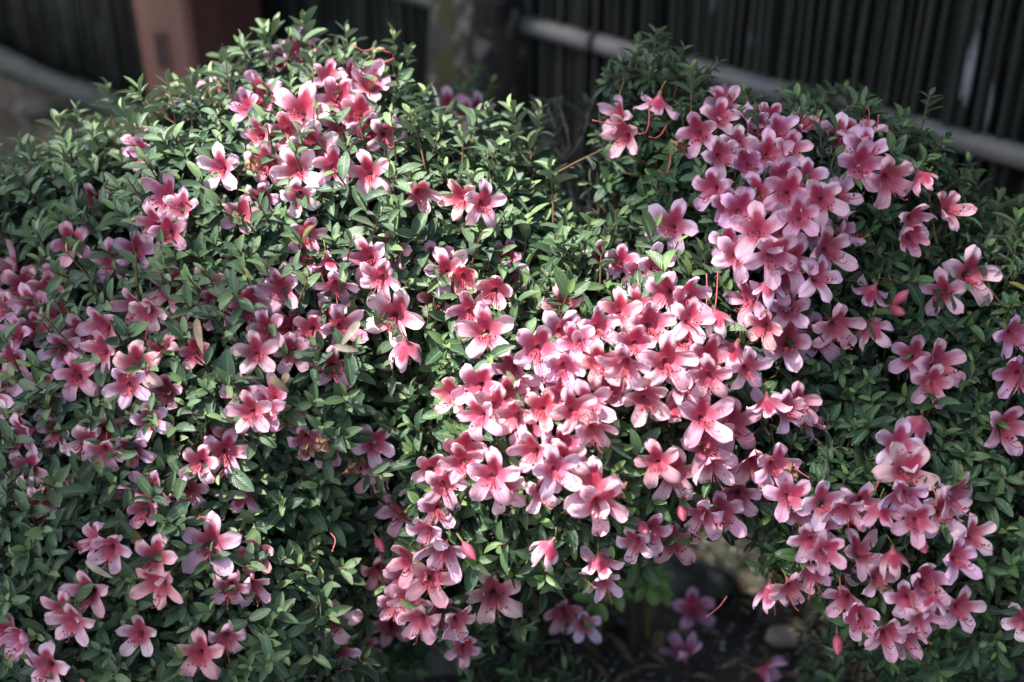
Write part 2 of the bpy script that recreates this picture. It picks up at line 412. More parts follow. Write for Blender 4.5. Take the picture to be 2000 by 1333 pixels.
# ------------------------------------------------------------------ flower templates
R_T = np.array([0, .15, .3, .42, .53, .64, .76, .88, 1.0])          # along the corolla
def corolla_profile(t, flare, recurve):
    r = np.interp(t, [0, .15, .30, .42, .53, .66, .80, 1.0], [.0013, .0027, .0062, .0102, .0147, .0207, .0284, .0385])
    z = np.interp(t, [0, .15, .30, .42, .53, .66, .80, 1.0], [0, .0060, .0114, .0154, .0188, .0219, .0243, .0254])
    k = np.clip((t - .5) / .5, 0, 1)
    r = r * (1 + (flare - 1) * k); z = z + (1 - flare) * .020 * k ** 1.3 - recurve * .008 * k ** 3
    return r, z
PET_ANG = np.radians([90, 90 + 70, 90 + 143, 90 - 143, 90 - 70])
def make_flower_variant(seed):
    g = np.random.default_rng(seed)
    flare = g.uniform(.76, 1.04); rec = g.uniform(-.3, 1.2)
    if seed % 5 == 4: flare = g.uniform(.50, .66); rec = -.3
    petals = []
    for k in range(5):
        fl = flare * g.uniform(.93, 1.05); rc = rec + g.normal(0, .35); ln = [1.0, .98, 1.05, 1.05, .98][k] * g.uniform(.95, 1.05)
        cup = g.normal(.0, .16); tw = g.normal(0, .13); ph = g.random() * 6.28; ruf = g.uniform(.0007, .0021); asy = g.normal(0, .10); lift = g.normal(0, .004)
        ts = np.array([.30, .40, .48, .55, .62, .70, .78, .86, .92, .965, 1.0]); cols = np.linspace(-1, 1, 9)
        V, UV = [], []
        for t in ts:
            r, z = corolla_profile(t, fl, rc); k2 = max(0, (t - .5) / .5)
            r = r * (1 + (ln - 1) * k2)
            full = math.radians(37.5) * r
            lobe = np.interp(t, [.30, .50, .56, .64, .73, .82, .90, .955, 1.0], [1.02, 1.0, .88, .73, .64, .56, .45, .31, .05])
            wv = full * lobe
            for s in cols:
                notch = (1 - .035 * (1 - s * s) * (t > .95))
                a = PET_ANG[k] + s * wv / r + tw * k2
                rr = r * notch - (abs(s) ** 2) * .0028 * k2 * (1 if t > .6 else 0)
                zz = z + cup * .030 * (s * s) * k2 + ruf * math.sin(s * 5 + ph + t * 9) * k2 + ruf * .9 * math.sin(s * 11 + 2 * ph) * k2 * abs(s)
                zz -= .0016 * math.exp(-(s / .18) ** 2) * k2 * (1 - k2) * 3
                zz += (.0006 if k % 2 else -.0006) * k2 + lift * k2 ** 2 + asy * .02 * s * k2 + g.normal(0, .00022) * k2
                V.append((rr * math.cos(a), rr * math.sin(a), zz)); UV.append((.5 + .5 * s, t))
        nc = len(cols); F = []
        for i in range(len(ts) - 1):
            for j in range(nc - 1):
                q = i * nc + j; F.append((q, q + 1, q + nc + 1, q + nc))
        mat = [M_BLOTCH, M_SIDE, M_PETAL, M_PETAL, M_SIDE][k]
        petals.append(make_mesh('petal', V, np.array(F), mat, True, None, UV))
    # tube with calyx and stalk
    mb = MB(); n = 15; V = []
    ts = [0, .08, .16, .24, .31]
    for t in ts:
        r, z = corolla_profile(t, flare, rec)
        for j in range(n):
            a = j / n * 6.2832; V.append((r * .985 * math.cos(a), r * .985 * math.sin(a), z))
    F = [(i * n + j, i * n + (j + 1) % n, (i + 1) * n + (j + 1) % n, (i + 1) * n + j) for i in range(len(ts) - 1) for j in range(n)]
    mb.add(V, F, 0)
    bend = g.normal(0, .004, 2)
    mb.tube([(bend[0], bend[1], -.016), (bend[0] * .4, bend[1] * .4, -.008), (0, 0, .0005)], [.0009, .0009, .0012], 5, 1)
    for j in range(5):
        a = j / 5 * 6.2832; d = np.array([math.cos(a), math.sin(a)]); e = np.array([-d[1], d[0]])
        P = lambda r, s, z: (*(d * r + e * s), z)
        mb.add([P(.0010, -.0012, -.0008), P(.0010, .0012, -.0008), P(.0034, .0008, .003), P(.0034, -.0008, .003), P(.0046, 0, .0058)], [(0, 1, 2, 3), (3, 2, 4)], 1)
    tube = mb.mesh('corolla_tube', [M_TUBE, M_CALYX])
    # stamens (five filaments with dark anthers)
    mb = MB()
    for j in range(5):
        sp = (j - 2) * .0028 + g.normal(0, .0008); L = .034 + g.normal(0, .003)
        P = spline([(sp * .2, -.001, .006), (sp * .5, -.0035, .018), (sp * 1.0, -.0075, .028), (sp * 1.5 + g.normal(0, .001), -.0095 + g.normal(0, .001), L), (sp * 1.7, -.0065 + g.normal(0, .001), L + .004)], 8)
        mb.tube(P, np.linspace(.00052, .00040, 8), 4, 0)
        e = P[-1]; V, F = tube_arrays([e + (0, -.0004, -.0006), e + (0, .0003, .0002), e + (0, .001, .0008), e + (0, .0016, .0012)], [.0004, .0010, .0010, .0004], 5); mb.add(V, F, 1)
    stam = mb.mesh('stamens', [M_FIL, M_ANTH])
    mb = MB(); P = spline([(0, -.002, .006), (.0005, -.006, .022), (.001, -.012, .036), (.002, -.0125, .046), (.0025, -.009, .052)], 10)
    mb.tube(P, np.linspace(.0006, .0005, 10), 5); e = P[-1]; mb.tube([e, e + (0, .0006, .0006), e + (0, .0012, .0010)], [.0005, .0011, .0006], 5)
    pist = mb.mesh('pistil', M_PIST)
    return tube, petals, stam, pist
FLOWERS = [make_flower_variant(s) for s in range(15)]

# ------------------------------------------------------------------ bushes as clumps: (px, py, depth of the clump's middle, radius m)
CL = {
 'A': [(575,318,1.66,.14),(440,398,1.73,.13),(680,315,1.60,.115),(300,472,1.80,.13),(185,515,1.90,.11),(50,600,1.95,.11),(-70,540,1.95,.14),
       (800,395,1.56,.105),(925,450,1.53,.09),(985,485,1.53,.06),
       (500,520,1.58,.20),(250,590,1.65,.20),(40,690,1.65,.20),(700,540,1.53,.17),(880,560,1.50,.13),(1030,585,1.50,.10),
       (580,720,1.50,.17),(350,790,1.52,.19),(120,870,1.55,.20),(-60,930,1.55,.2),(680,745,1.50,.11),(590,865,1.50,.10),
       (300,1000,1.50,.19),(80,1090,1.50,.19),(500,990,1.50,.13),(420,1170,1.50,.17),(200,1250,1.50,.19),(0,1290,1.5,.19),
       (560,1150,1.52,.09),(560,1290,1.56,.08),(400,1370,1.5,.17),(670,1250,1.80,.09),(740,1240,1.85,.07)],
 'B': [(1100,720,1.45,.135),(1280,700,1.45,.125),(960,700,1.46,.12),(1400,780,1.45,.11),(1150,880,1.42,.12),(990,850,1.43,.11),
       (930,990,1.44,.085),(1050,980,1.40,.085),(1170,960,1.40,.085),(1320,890,1.43,.09),(870,1070,1.46,.065),(860,1160,1.47,.06),
       (1050,1060,1.42,.05),(950,1130,1.50,.06),(835,975,1.50,.045),(890,1230,1.6,.05)],
 'C': [(1280,230,1.56,.075),(1285,350,1.58,.08),(1400,360,1.52,.105),(1540,395,1.50,.115),(1690,415,1.50,.11),(1330,460,1.55,.07),
       (1500,480,1.46,.12),(1640,520,1.50,.12),(1800,500,1.60,.09),(1890,520,1.70,.09),(1970,590,1.70,.09),(1850,620,1.58,.12),
       (1990,700,1.50,.14),(1730,680,1.52,.13),(1570,650,1.47,.10),(1610,820,1.52,.12),(1780,830,1.48,.13),(1950,870,1.46,.13),
       (1500,890,1.45,.08),(1640,960,1.42,.10),(1800,980,1.41,.11),(1940,1020,1.42,.12),(1600,1060,1.41,.07),(1750,1120,1.41,.09),
       (1860,1150,1.42,.09),(1980,1130,1.45,.10),(1720,1200,1.43,.06),(1800,1270,1.52,.06),(1410,960,1.46,.06),(1540,1100,1.44,.045)],
 'D': [(890,310,2.05,.10),(1000,360,2.05,.10),(1110,540,2.05,.08),(1140,620,1.75,.09)],
 'E': [(1570,310,2.0,.09),(1660,305,2.0,.07),(1480,345,2.0,.09)],
 'F': [(1040,1330,1.72,.07),(990,1370,1.72,.07),(1090,1375,1.72,.05)],
 'G': [(1700,1350,1.75,.08),(1820,1340,1.72,.08),(1640,1290,1.8,.05)],
}
CLC, CLR, CLB = [], [], []
for b, L in CL.items():
    for px, py, d, r in L: CLC.append(at(px, py, d)); CLR.append(r); CLB.append(b)
CLC = np.array(CLC); CLR = np.array(CLR); CLB = np.array(CLB)
def hit(px, py, bushes=None):
    r = ray(px, py); L = np.linalg.norm(r); dv = r / L
    oc = CAM - CLC; b = oc @ dv; c = (oc ** 2).sum(1) - CLR ** 2; disc = b * b - c
    ok = disc > 0
    if bushes: ok &= np.isin(CLB, list(bushes))
    if ok.any():
        t = np.where(ok, -b - np.sqrt(np.maximum(disc, 0)), 9e9); i = int(np.argmin(t))
        P = CAM + dv * t[i]; return P, (P - CLC[i]) / CLR[i], i
    t = -b; P = CAM + dv * t[:, None]; gap = np.linalg.norm(P - CLC, axis=1) - CLR
    if bushes: gap = np.where(np.isin(CLB, list(bushes)), gap, 9)
    i = int(np.argmin(gap)); return P[i], nrm(P[i] - CLC[i]), i

# flowers seen in the photograph: x, y, width px, turn right, turn down (k = seen from behind)
FL = """
280 300 75 -.7 .2;320 385 95 -.4 .1;352 405 85 0 -.2;300 440 70 -.2 .3;415 180 60 .1 -.3;360 215 60 -.3 0;270 275 55 -.3 -.2;470 420 80 0 .1;190 395 45 -.3 .1
590 100 95 0 -.2;545 118 70 -.5 0;512 190 105 -.3 0;640 150 70 .2 -.3;588 218 115 0 -.1;660 190 100 .2 -.1;722 165 90 .2 -.3;700 222 95 .1 0;720 262 95 .3 .3;755 265 55 .6 .2;612 290 115 -.1 0
560 255 85 -.2 .1;662 250 80 .1 .2;520 322 90 -.2 .2;505 265 80 -.4 0;580 335 90 0 .3;650 325 85 .3 .2;720 340 88 0 0;585 385 75 0 .2;510 390 80 -.1 .2;430 330 85 -.3 .1;820 380 65 0 .3;900 390 85 -.2 0;945 398 80 .2 .1;480 210 70 -.4 -.2;690 150 70 0 -.3
1218 265 88 -.3 .2;1205 228 65 -.6 -.2;1285 205 85 .1 .7 k;1365 260 92 -.1 .1;1405 230 85 .2 -.3;1440 285 85 .1 .2;1480 255 85 .2 0;1410 305 92 .1 .3;1390 370 95 -.4 .2;1420 400 85 0 .4;1447 412 100 0 0;1312 442 105 -.2 -.1;1415 200 55 0 -.6;1470 232 65 .1 -.4
1525 258 85 .1 -.2;1545 292 75 .2 .1;1572 242 55 .3 -.6;1505 232 60 0 -.4;1680 255 105 0 -.6;1690 292 95 .1 -.2;1638 268 65 -.3 -.1;1682 325 105 -.2 .1;1738 352 115 .5 .3;1580 350 95 -.2 -.1;1525 348 92 -.2 0;1538 378 100 -.1 .2;1606 392 98 0 0;1645 382 75 .4 0;1562 425 92 0 .2;1480 380 85 -.3 0;1500 302 85 0 .1;1460 320 80 -.1 .2;1785 430 85 .3 .3;1855 408 85 .4 -.2;1780 465 65 0 .5;1800 350 50 .5 .5 k
15 530 105 -.5 -.4;45 562 100 -.2 .1;10 605 85 -.3 .2;92 570 85 .1 .1;62 598 75 0 .3;112 540 65 .2 -.2;335 565 95 .1 -.1;265 605 95 -.4 .1;200 642 95 -.5 .1;288 612 80 .1 .3;310 680 65 -.2 -.4;268 715 112 -.5 .2;76 758 85 0 -.2;65 645 65 0 .2;112 612 75 .1 .2;30 655 75 -.2 .2;160 650 70 0 .2;122 685 65 .1 .3;110 845 90 -.3 .3;205 848 95 .1 .3;168 866 70 0 .4;220 512 65 0 .1;330 455 75 0 .2;420 600 85 .1 .2;408 562 92 -.2 .1;482 600 112 .1 .3;455 588 85 -.3 .1;382 690 55 .2 .2;470 768 88 -.1 -.2;455 850 85 -.1 .2;440 885 95 .1 .2;250 755 65 0 .4;95 788 65 .2 .4;25 705 65 -.1 .3;0 745 65 -.2 .2;150 735 60 0 .1;20 820 55 0 .3;350 640 70 .1 .2;520 645 70 .1 .2;560 560 70 .1 .3;600 460 65 0 .2
760 490 95 0 -.1;718 508 95 -.4 .3;742 545 75 0 .4;640 518 60 0 .7 k;655 562 65 .2 .6;548 568 95 -.2 .1;770 620 115 -.1 .1;712 630 65 -.5 -.3;792 682 95 .2 .3 k;640 620 75 0 .1;668 640 75 .2 .2;605 645 70 -.1 .2;560 640 65 0 .2;875 530 85 -.1 .1;905 542 85 .1 .2;965 570 102 -.1 .2;1000 545 70 .2 .1;850 512 70 -.2 .1;950 650 112 -.1 .1;985 500 75 0 -.1;935 755 112 -.2 .2;880 772 85 -.6 .2;965 795 92 0 .3;990 770 85 .2 .2;935 815 90 -.2 .3;530 775 85 -.1 -.2;562 812 75 .2 .2;730 868 92 .2 .2;640 880 70 0 .2;905 882 105 -.2 .1;518 802 72 -.2 .1;490 806 72 0 .3;850 585 65 0 .2;1005 815 85 0 .2;915 610 70 .1 .2;600 860 60 0 .3;650 720 60 .1 .2;570 690 55 0 .3
1180 470 95 0 -.2;1172 505 80 -.1 .2;1300 575 102 -.3 .1;1346 582 102 .1 .2;1250 532 85 -.1 .1;1282 522 90 .2 -.1;1215 512 75 0 .1;1050 682 115 0 .1;1095 650 95 0 .1;1170 640 92 .2 -.1;1128 668 85 -.1 .2;1272 638 105 0 -.1;1240 672 92 0 0;1172 712 95 -.1 .2;1220 716 105 0 .3;1305 710 112 0 .3;1385 700 105 .3 .2;1340 668 85 .2 0;1385 738 90 .2 .3;1190 762 112 0 -.2;1262 780 102 .1 .3;1100 770 75 0 .1;1060 800 95 0 0;1122 802 85 .5 .2;1030 842 85 -.2 0;1100 872 105 0 0;1040 885 92 -.2 .2;1160 842 65 .5 .5;1310 800 85 0 .7 k;1380 872 105 0 0;1375 815 105 0 -.2;1436 832 112 .2 .2;1432 685 90 0 .6 k;1462 722 85 .1 .3;1400 622 80 0 .7 k;1500 790 88 0 .7 k;1540 802 92 .1 .3;1580 818 65 .6 .2;1100 720 85 .1 .2;1142 692 85 0 .1;1080 738 80 -.2 .2;1000 722 80 -.2 .1;1030 755 85 0 .2;1340 755 80 .1 .2;1250 600 75 .1 -.2;1210 610 75 0 -.2;1350 625 80 .3 -.2;1150 790 80 -.1 .3;1100 600 70 0 -.2
1480 452 102 -.2 0;1530 450 95 0 -.1;1582 442 102 .1 0;1510 500 112 -.1 .2;1548 512 102 .1 .1;1620 490 105 .4 .3;1652 452 75 .5 0;1600 542 92 .3 .2;1440 500 92 -.3 .2;1422 476 82 -.3 0;1526 555 92 0 .3;1462 585 92 -.5 .1;1500 604 80 0 .2;1542 605 92 .2 -.1;1535 670 115 -.1 .1;1596 662 105 .1 .2;1635 640 105 .3 .1;1490 640 85 -.4 .1;1500 562 65 0 .6 k;1700 572 80 0 .6 k;1702 645 75 .4 .6 k;1895 540 112 0 0;1842 572 65 -.2 .2;1835 715 115 .1 .1;1782 698 92 -.3 -.2;1820 752 95 -.1 .4;1980 655 95 0 .1;1985 735 105 -.2 .2;1795 830 82 0 .7 k;1755 872 105 .1 -.2;1965 838 115 .1 .2;1560 790 80 .2 -.1
50 920 95 -.2 .1;60 962 85 -.2 .3;82 985 80 .1 .4;215 1075 95 -.1 .1;180 1055 55 -.6 -.2;300 1090 95 .1 .1;310 1145 105 -.2 .3;410 1065 108 0 0;500 1085 92 -.2 .1;450 1150 85 0 .2;492 1148 75 .1 .3;172 1160 98 -.3 .1;122 1195 80 -.2 .2;142 1218 65 0 .4;40 1250 85 -.3 .2;272 1240 85 0 0;90 1305 105 -.1 .4;390 1280 95 0 .3;442 1250 75 .2 .3;295 960 95 -.2 .2;282 1000 75 0 .4;370 962 65 .1 .3;425 910 92 -.3 .1;312 930 75 -.2 0;472 968 85 -.4 .5 k;202 885 65 0 .6;352 912 85 0 .2;258 972 65 -.3 .2;390 905 80 .1 .1;15 1240 60 -.3 .2
720 898 85 0 .2;726 932 65 0 .7;856 995 95 .1 0;780 1000 95 -.2 .3;832 1040 92 -.3 .3;866 1080 108 0 .1;842 918 75 -.1 .2;868 950 85 -.1 .3;905 905 90 .1 .2;962 932 105 0 .1;985 962 85 .1 .4;740 1118 85 .1 .3;650 1215 92 -.1 .2;702 1270 105 0 .4;662 1275 85 -.2 .4;762 1222 85 .1 .2;770 1185 65 0 .4;800 1100 92 -.2 .2;788 1135 85 -.3 .2;842 1132 92 .1 .2;800 1172 92 -.2 .2;820 1215 95 -.2 .4;862 1202 105 .2 .4;896 1215 85 .4 .3;965 1165 115 -.1 .3;905 1268 70 0 .4
1155 955 122 0 -.1;1172 988 115 .1 .4;1060 962 85 0 .4;1085 920 85 .1 .2;1105 900 92 .1 .1;1320 930 112 0 .2;1285 905 75 -.2 .2;1392 912 95 .1 .4;1270 1040 95 -.1 .2;1316 1060 98 .1 .3;1240 1062 65 -.2 .2;1372 1010 92 -.4 .2;1410 1005 102 0 .3;1442 970 92 .1 .2;1472 910 105 0 .2;1492 962 80 .1 .3;1172 1100 80 0 .6 k;1178 1140 60 0 .4;1100 1200 92 0 .3;1142 1222 75 .1 .3;1070 1072 72 -.25 .65 k
1515 910 95 .1 .3;1540 970 95 -.2 .1;1560 1008 95 -.1 .4;1610 985 100 0 0;1602 1036 85 .3 .4;1650 998 85 -.2 .3;1682 985 92 .1 .1;1716 1000 62 .2 .6 k;1770 922 118 .1 .1;1766 972 105 -.1 .4;1866 970 105 .2 .1;1790 1020 92 -.2 .1;1842 1002 92 .1 .2;1902 1050 92 .3 0;1580 1060 85 -.4 .3;1612 1080 92 -.1 .4;1590 1120 95 -.1 .4;1645 1105 95 .1 .3;1682 1080 75 .4 -.2;1505 1160 100 0 .6 k;1545 1150 85 .2 .4;1745 1090 85 0 .6 k;1810 1140 118 0 .1;1770 1172 85 -.2 .3;1822 1182 85 .1 .4;1876 1190 92 .3 .2;1650 1172 75 -.6 .1;1680 1210 105 0 .2;1770 1245 95 0 .2;1730 1242 75 -.3 .3;1800 1212 85 0 .4;1998 1215 65 -.2 .2;1872 1092 85 .1 .1;1718 1130 65 0 .2
"""
DIST = """875 205 60 0 0;905 222 60 .1 .1;930 215 55 .2 0;910 282 65 0 .2;1412 190 50 0 -.5"""
fl = []
for e in FL.replace('\n', ';').split(';'):
    q = e.split()
    if len(q) < 5: continue
    x, y, s, a, b = map(float, q[:5]); fl.append([x, y, s, a, b, len(q) > 5, None])
for e in DIST.split(';'):
    x, y, s, a, b = map(float, e.split()); fl.append([x, y, s, a, b, False, 'DE'])
g_ = np.random.default_rng(5)
for _ in range(60):                                   # deeper blooms that show as pink between the leaves of the broad bush
    x, y = g_.uniform(-30, 690), g_.uniform(470, 910)
    if min(math.hypot(x - q[0], y - q[1]) for q in fl) > 38: fl.append([x, y, g_.uniform(75, 95), g_.normal(-.1, .3), g_.normal(.15, .2), False, 'A'])
FREC = []
for x, y, s, a, b, back, lim in fl:
    P, nn, ci = hit(x, y, lim)
    d = project(P)[2]
    off = .016 if x > 760 else -.006
    if 470 < x < 790 and y < 360: off = .018
    if 860 < x < 1480 and 600 < y < 1000: off = .028
    if x < 560 and y > 1000: off = .012
    if 780 < x < 1270 and 430 < y < 605: off = -.008
    d2 = d - off + rng.normal(0, .005)
    for f in FREC:
        dd = math.hypot(f[0] - x, f[1] - y)
        if dd < .5 * (s + f[2]) * .75 and abs(f[3] - d2) < .014:
            d2 = f[3] + (.018 if y < f[1] else -.014)
    P = at(x, y, d2)
    a += rng.normal(0, .16); b += rng.normal(.04, .16)
    w3 = math.sqrt(max(.05, 1 - a * a - b * b)) * (-.45 if back else 1)
    D = nrm(a * AX_R - b * AX_U - w3 * AX_F)
    sc = float(np.clip(s * d2 / FPX / .0625, .74, 1.15))
    roll = rng.normal(0, .25)
    up = AX_U + .2 * AX_R * rng.normal()
    if back: up = -AX_F
    xv = nrm(np.cross(up, D)); yv = np.cross(D, xv)
    xr = xv * math.cos(roll) + yv * math.sin(roll); yr = np.cross(D, xr)
    B = P - D * .0205 * sc
    M = np.eye(4); M[:3, 0] = xr * sc; M[:3, 1] = yr * sc; M[:3, 2] = D * sc; M[:3, 3] = B
    FREC.append((x, y, s, d2, P, D, sc, M, CLB[ci], back))

# ------------------------------------------------------------------ shoots and leaves
def clump_shoots(ci, spacing, inset):
    c, r = CLC[ci], CLR[ci] - inset
    if r < .02: return np.zeros((0, 3)), np.zeros((0, 3))
    n = max(6, int(4 * math.pi * r * r / spacing ** 2))
    i = np.arange(n) + .5; ph = np.arccos(1 - 2 * i / n); th = math.pi * (1 + 5 ** .5) * i + rng.random() * 6
    nv = np.stack([np.cos(th) * np.sin(ph), np.sin(th) * np.sin(ph), np.cos(ph)], 1)
    nv = nrm(nv + rng.normal(0, .10, nv.shape))
    P = c + nv * (r + rng.normal(0, .014, n))[:, None]
    keep = (nv @ nrm(CAM - c)) > -.45
    dist = np.linalg.norm(P[:, None] - CLC[None], axis=2) - CLR[None] + inset
    dist[:, ci] = 1
    keep &= (dist > -.022).all(1)
    keep &= P[:, 2] > .05
    return P[keep], nv[keep]
BUSHLEAF = {}
TWIG = {}
UPV = np.array([0, 0, 1.0])
def build_shoots(b, spacing, inset, nl, lscale, ygain, stems=True):
    PP, NN = [], []
    for ci in np.where(CLB == b)[0]:
        p, n = clump_shoots(ci, spacing, inset); PP.append(p); NN.append(n)
    P = np.concatenate(PP); NV = np.concatenate(NN); n = len(P)
    if n == 0: return
    lean = np.zeros(3)
    if b == 'A': lean = np.array([-.12, -.10, 0])
    if b == 'C': lean = np.array([.06, -.12, -.05])
    dirs = nrm(NV * .75 + UPV * (.55 if b in 'A' else .28) + lean + rng.normal(0, .26, (n, 3)))
    L = rng.uniform(.032, .060, n) * (1.0 if b != 'C' else .85)
    longer = rng.random(n) < (.28 if b == 'A' else .12); L[longer] *= rng.uniform(1.3, 1.7, n)[longer]
    base = P - dirs * .030
    grow(b, base, dirs, L, nl, lscale, ygain, stems)
def grow(b, base, dirs, L, nl, lscale, ygain, stems=True):
    n = len(base)
    tip = base + dirs * L[:, None] + UPV * (.004)
    mid = (base + tip) / 2 + rng.normal(0, .0025, (n, 3))
    if stems: TWIG.setdefault(b, []).append((base, mid, tip, .0011 + .0004 * rng.random(n)))
    A = nrm(np.cross(dirs, rng.normal(0, 1, (n, 3)))); Bv = np.cross(dirs, A)
    vig = rng.uniform(.8, 1.2, n)           # vigour of each shoot
    yng = rng.random(n)
    for k in range(nl):
        f = (k + .5) / nl                   # 0 low on the stem, 1 at the tip
        pos = base + (tip - base) * (.30 + .70 * f ** .8) + 0
        th = k * 2.39996 + rng.normal(0, .25, n) + yng * 6
        el = np.radians(np.interp(f, [0, .5, .85, 1], [8, 22, 42, 68]) + rng.normal(0, 9, n))
        radv = A * np.cos(th)[:, None] + Bv * np.sin(th)[:, None]
        y = nrm(radv * np.cos(el)[:, None] + dirs * np.sin(el)[:, None] + UPV * .06)
        z = dirs - y * (dirs * y).sum(1)[:, None]; z = nrm(z + rng.normal(0, .18, (n, 3)) + UPV * .25); z = nrm(z - y * (z * y).sum(1)[:, None])
        x = np.cross(y, z)
        ln = np.interp(f, [0, .45, .75, 1], [.0215, .0285, .022, .012]) * vig * lscale * rng.uniform(.78, 1.22, n)
        wd = ln * rng.uniform(.34, .44, n)
        keep = rng.random(n) < (.80 if f < .3 else .95)
        M = np.zeros((n, 4, 4)); M[:, 3, 3] = 1
        M[:, :3, 0] = x * wd[:, None]; M[:, :3, 1] = y * ln[:, None]; M[:, :3, 2] = z * ln[:, None] * .8; M[:, :3, 3] = pos
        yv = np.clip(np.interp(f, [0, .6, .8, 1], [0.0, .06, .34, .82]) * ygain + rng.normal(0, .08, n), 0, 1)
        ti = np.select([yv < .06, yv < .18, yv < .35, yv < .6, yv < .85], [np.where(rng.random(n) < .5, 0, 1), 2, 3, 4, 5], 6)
        ti = np.where((rng.random(n) < .012) & (f < .5), 7, ti)
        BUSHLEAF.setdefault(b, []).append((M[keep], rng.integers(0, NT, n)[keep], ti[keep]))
# tall loose shoots that stand clear of the outline, by their tips
TALL = {'A': [(592,42),(512,62),(565,75),(622,98),(480,85),(440,118),(212,172),(272,172),(152,215),(62,285),(116,238),(330,165),(380,150),(768,68),(800,98),(745,150),(830,182),(800,225),(950,208),(905,262),(990,270),(1055,215),(1035,270),(1075,330),(860,240),(690,130),(30,330),(1000,215),(240,215),(180,260)],
        'C': [(1280,68),(1242,100),(1335,98),(1218,165),(1352,140),(1300,120),(1475,205),(1600,235),(1640,240),(1765,262),(1720,275),(1810,340),(1890,318),(1950,388),(1905,345),(1985,430),(1205,300),(1250,330),(1180,350)],
        'D': [(935,140),(960,160),(905,175),(1150,200),(1195,210)], 'E': [(1530,175),(1580,180),(1620,190),(1690,195),(1560,200),(1650,180)]}
for b, tips in TALL.items():
    bs_, ds_, ls_ = [], [], []
    for x, y in tips:
        P, nn, ci = hit(x, y + 110, b); d = project(P)[2]
        t = at(x, y, d + .03); dd = nrm(AX_U * 1.0 + AX_R * rng.normal(-.1 if b == 'A' else 0, .22) - AX_F * rng.normal(.05, .15)); Lq = rng.uniform(.07, .095)
        bs_.append(t - dd * Lq); ds_.append(dd); ls_.append(Lq)
    grow(b, np.array(bs_), np.array(ds_), np.array(ls_), 13, 1.1, 1.1)
for b in 'ABCDEFG':
    if b in 'ABC':
        sp = {'A': .0215, 'B': .0225, 'C': .0220}[b]
        build_shoots(b, sp, 0.022, 10, {'A': 1.05, 'B': 1.05, 'C': .90}[b], {'A': 1.0, 'B': 1.05, 'C': .75}[b])
        build_shoots(b, .030, .075, 8, 1.0, .4, False)
    else:
        build_shoots(b, .030, 0.015, 9, .95, .7)

LABEL = {
 'A': 'broad azalea bush, pink flowers half buried in upright leafy shoots, before the brown post',
 'B': 'azalea bush with a dense central heap of ruffled pink flowers overhanging the dark gravel gap',
 'C': 'shaded azalea bush with mauve pink flower clusters, in front of the grey bamboo rail',
 'D': 'shaded azalea with a few purple flowers growing at the foot of the mossy tree trunk',
 'E': 'leafy azalea without flowers touching the grey bamboo rail behind the flowering bush',
 'F': 'low flowerless azalea sprig growing on the gravel under the flowering bushes',
 'G': 'low shaded azalea growth near the ground beside the pale stone',
}
bush = {}
for b in 'ABCDEFG':
    cs = CLC[CLB == b]; wgt = CLR[CLB == b] ** 2
    c0 = (cs * wgt[:, None]).sum(0) / wgt.sum()
    if b == 'B': c0[1] += .34
    if b == 'A': c0[1] += .06
    if b == 'C': c0 += (.16, .30, 0)
    bush[b] = tag(empty('azalea_bush', (c0[0], c0[1], 0)), LABEL[b], 'bush', 'azalea bushes')
BB = {b: np.array(bush[b].location) for b in bush}

# leaves: clear a cone in front of every flower, then pick the ones that show largest
allM, allT, allI, allB = [], [], [], []
for b in 'ABCDEFG':
    for M, t, i in BUSHLEAF[b]: allM.append(M); allT.append(t); allI.append(i); allB += [b] * len(M)
LM = np.concatenate(allM); LT = np.concatenate(allT); LI = np.concatenate(allI); LB = np.array(allB)
mid = LM[:, :3, 3] + LM[:, :3, 1] * .5
tipp = LM[:, :3, 3] + LM[:, :3, 1] * .95
kill = np.zeros(len(LM), bool); lucky = rng.random(len(LM))
for f in FREC:
    x, y, s, d2, P, D, sc = f[:7]
    keepp = .45 if ((x < 760 and 360 < y < 1000) or (780 < x < 1270 and 430 < y < 605)) else (.16 if 860 < x < 1480 and 600 < y < 1000 else .30)
    R = .024 * sc
    for q in (mid, tipp):
        v = q - P; h = v @ D; rr = np.linalg.norm(v - h[:, None] * D, axis=1)
        kill |= (h > -.004) & (h < .10) & (rr < R + .10 * h) & (lucky > keepp)
LM, LT, LI, LB, mid = LM[~kill], LT[~kill], LI[~kill], LB[~kill], mid[~kill]
# coarse visibility count from the photograph's viewpoint
G = 5; W_, H_ = 2000 // G, 1335 // G
ids, pxs, pys, dps = [], [], [], []
for f in np.linspace(.1, .95, 6):
    for s in (-.3, 0, .3):
        q = LM[:, :3, 3] + LM[:, :3, 1] * f + LM[:, :3, 0] * s
        v = q - CAM; d = v @ AX_F
        ids.append(np.arange(len(LM))); pxs.append((CX + (v @ AX_R) / d * FPX) / G); pys.append((CY - (v @ AX_U) / d * FPX) / G); dps.append(d)
for f in FREC:
    a = rng.random(400) * 6.283; r = np.sqrt(rng.random(400)) * f[2] * .42
    ids.append(np.full(400, -1)); pxs.append((f[0] + r * np.cos(a)) / G); pys.append((f[1] + r * np.sin(a)) / G); dps.append(np.full(400, f[3]))
ids = np.concatenate(ids); pxs = np.concatenate(pxs).astype(int); pys = np.concatenate(pys).astype(int); dps = np.concatenate(dps)
ok = (pxs >= 0) & (pxs < W_) & (pys >= 0) & (pys < H_); ids, pxs, pys, dps = ids[ok], pxs[ok], pys[ok], dps[ok]
cell = pys * W_ + pxs; o_ = np.lexsort((dps, cell)); first = np.ones(len(o_), bool); first[1:] = cell[o_][1:] != cell[o_][:-1]
vis = np.bincount(ids[o_][first][ids[o_][first] >= 0], minlength=len(LM))
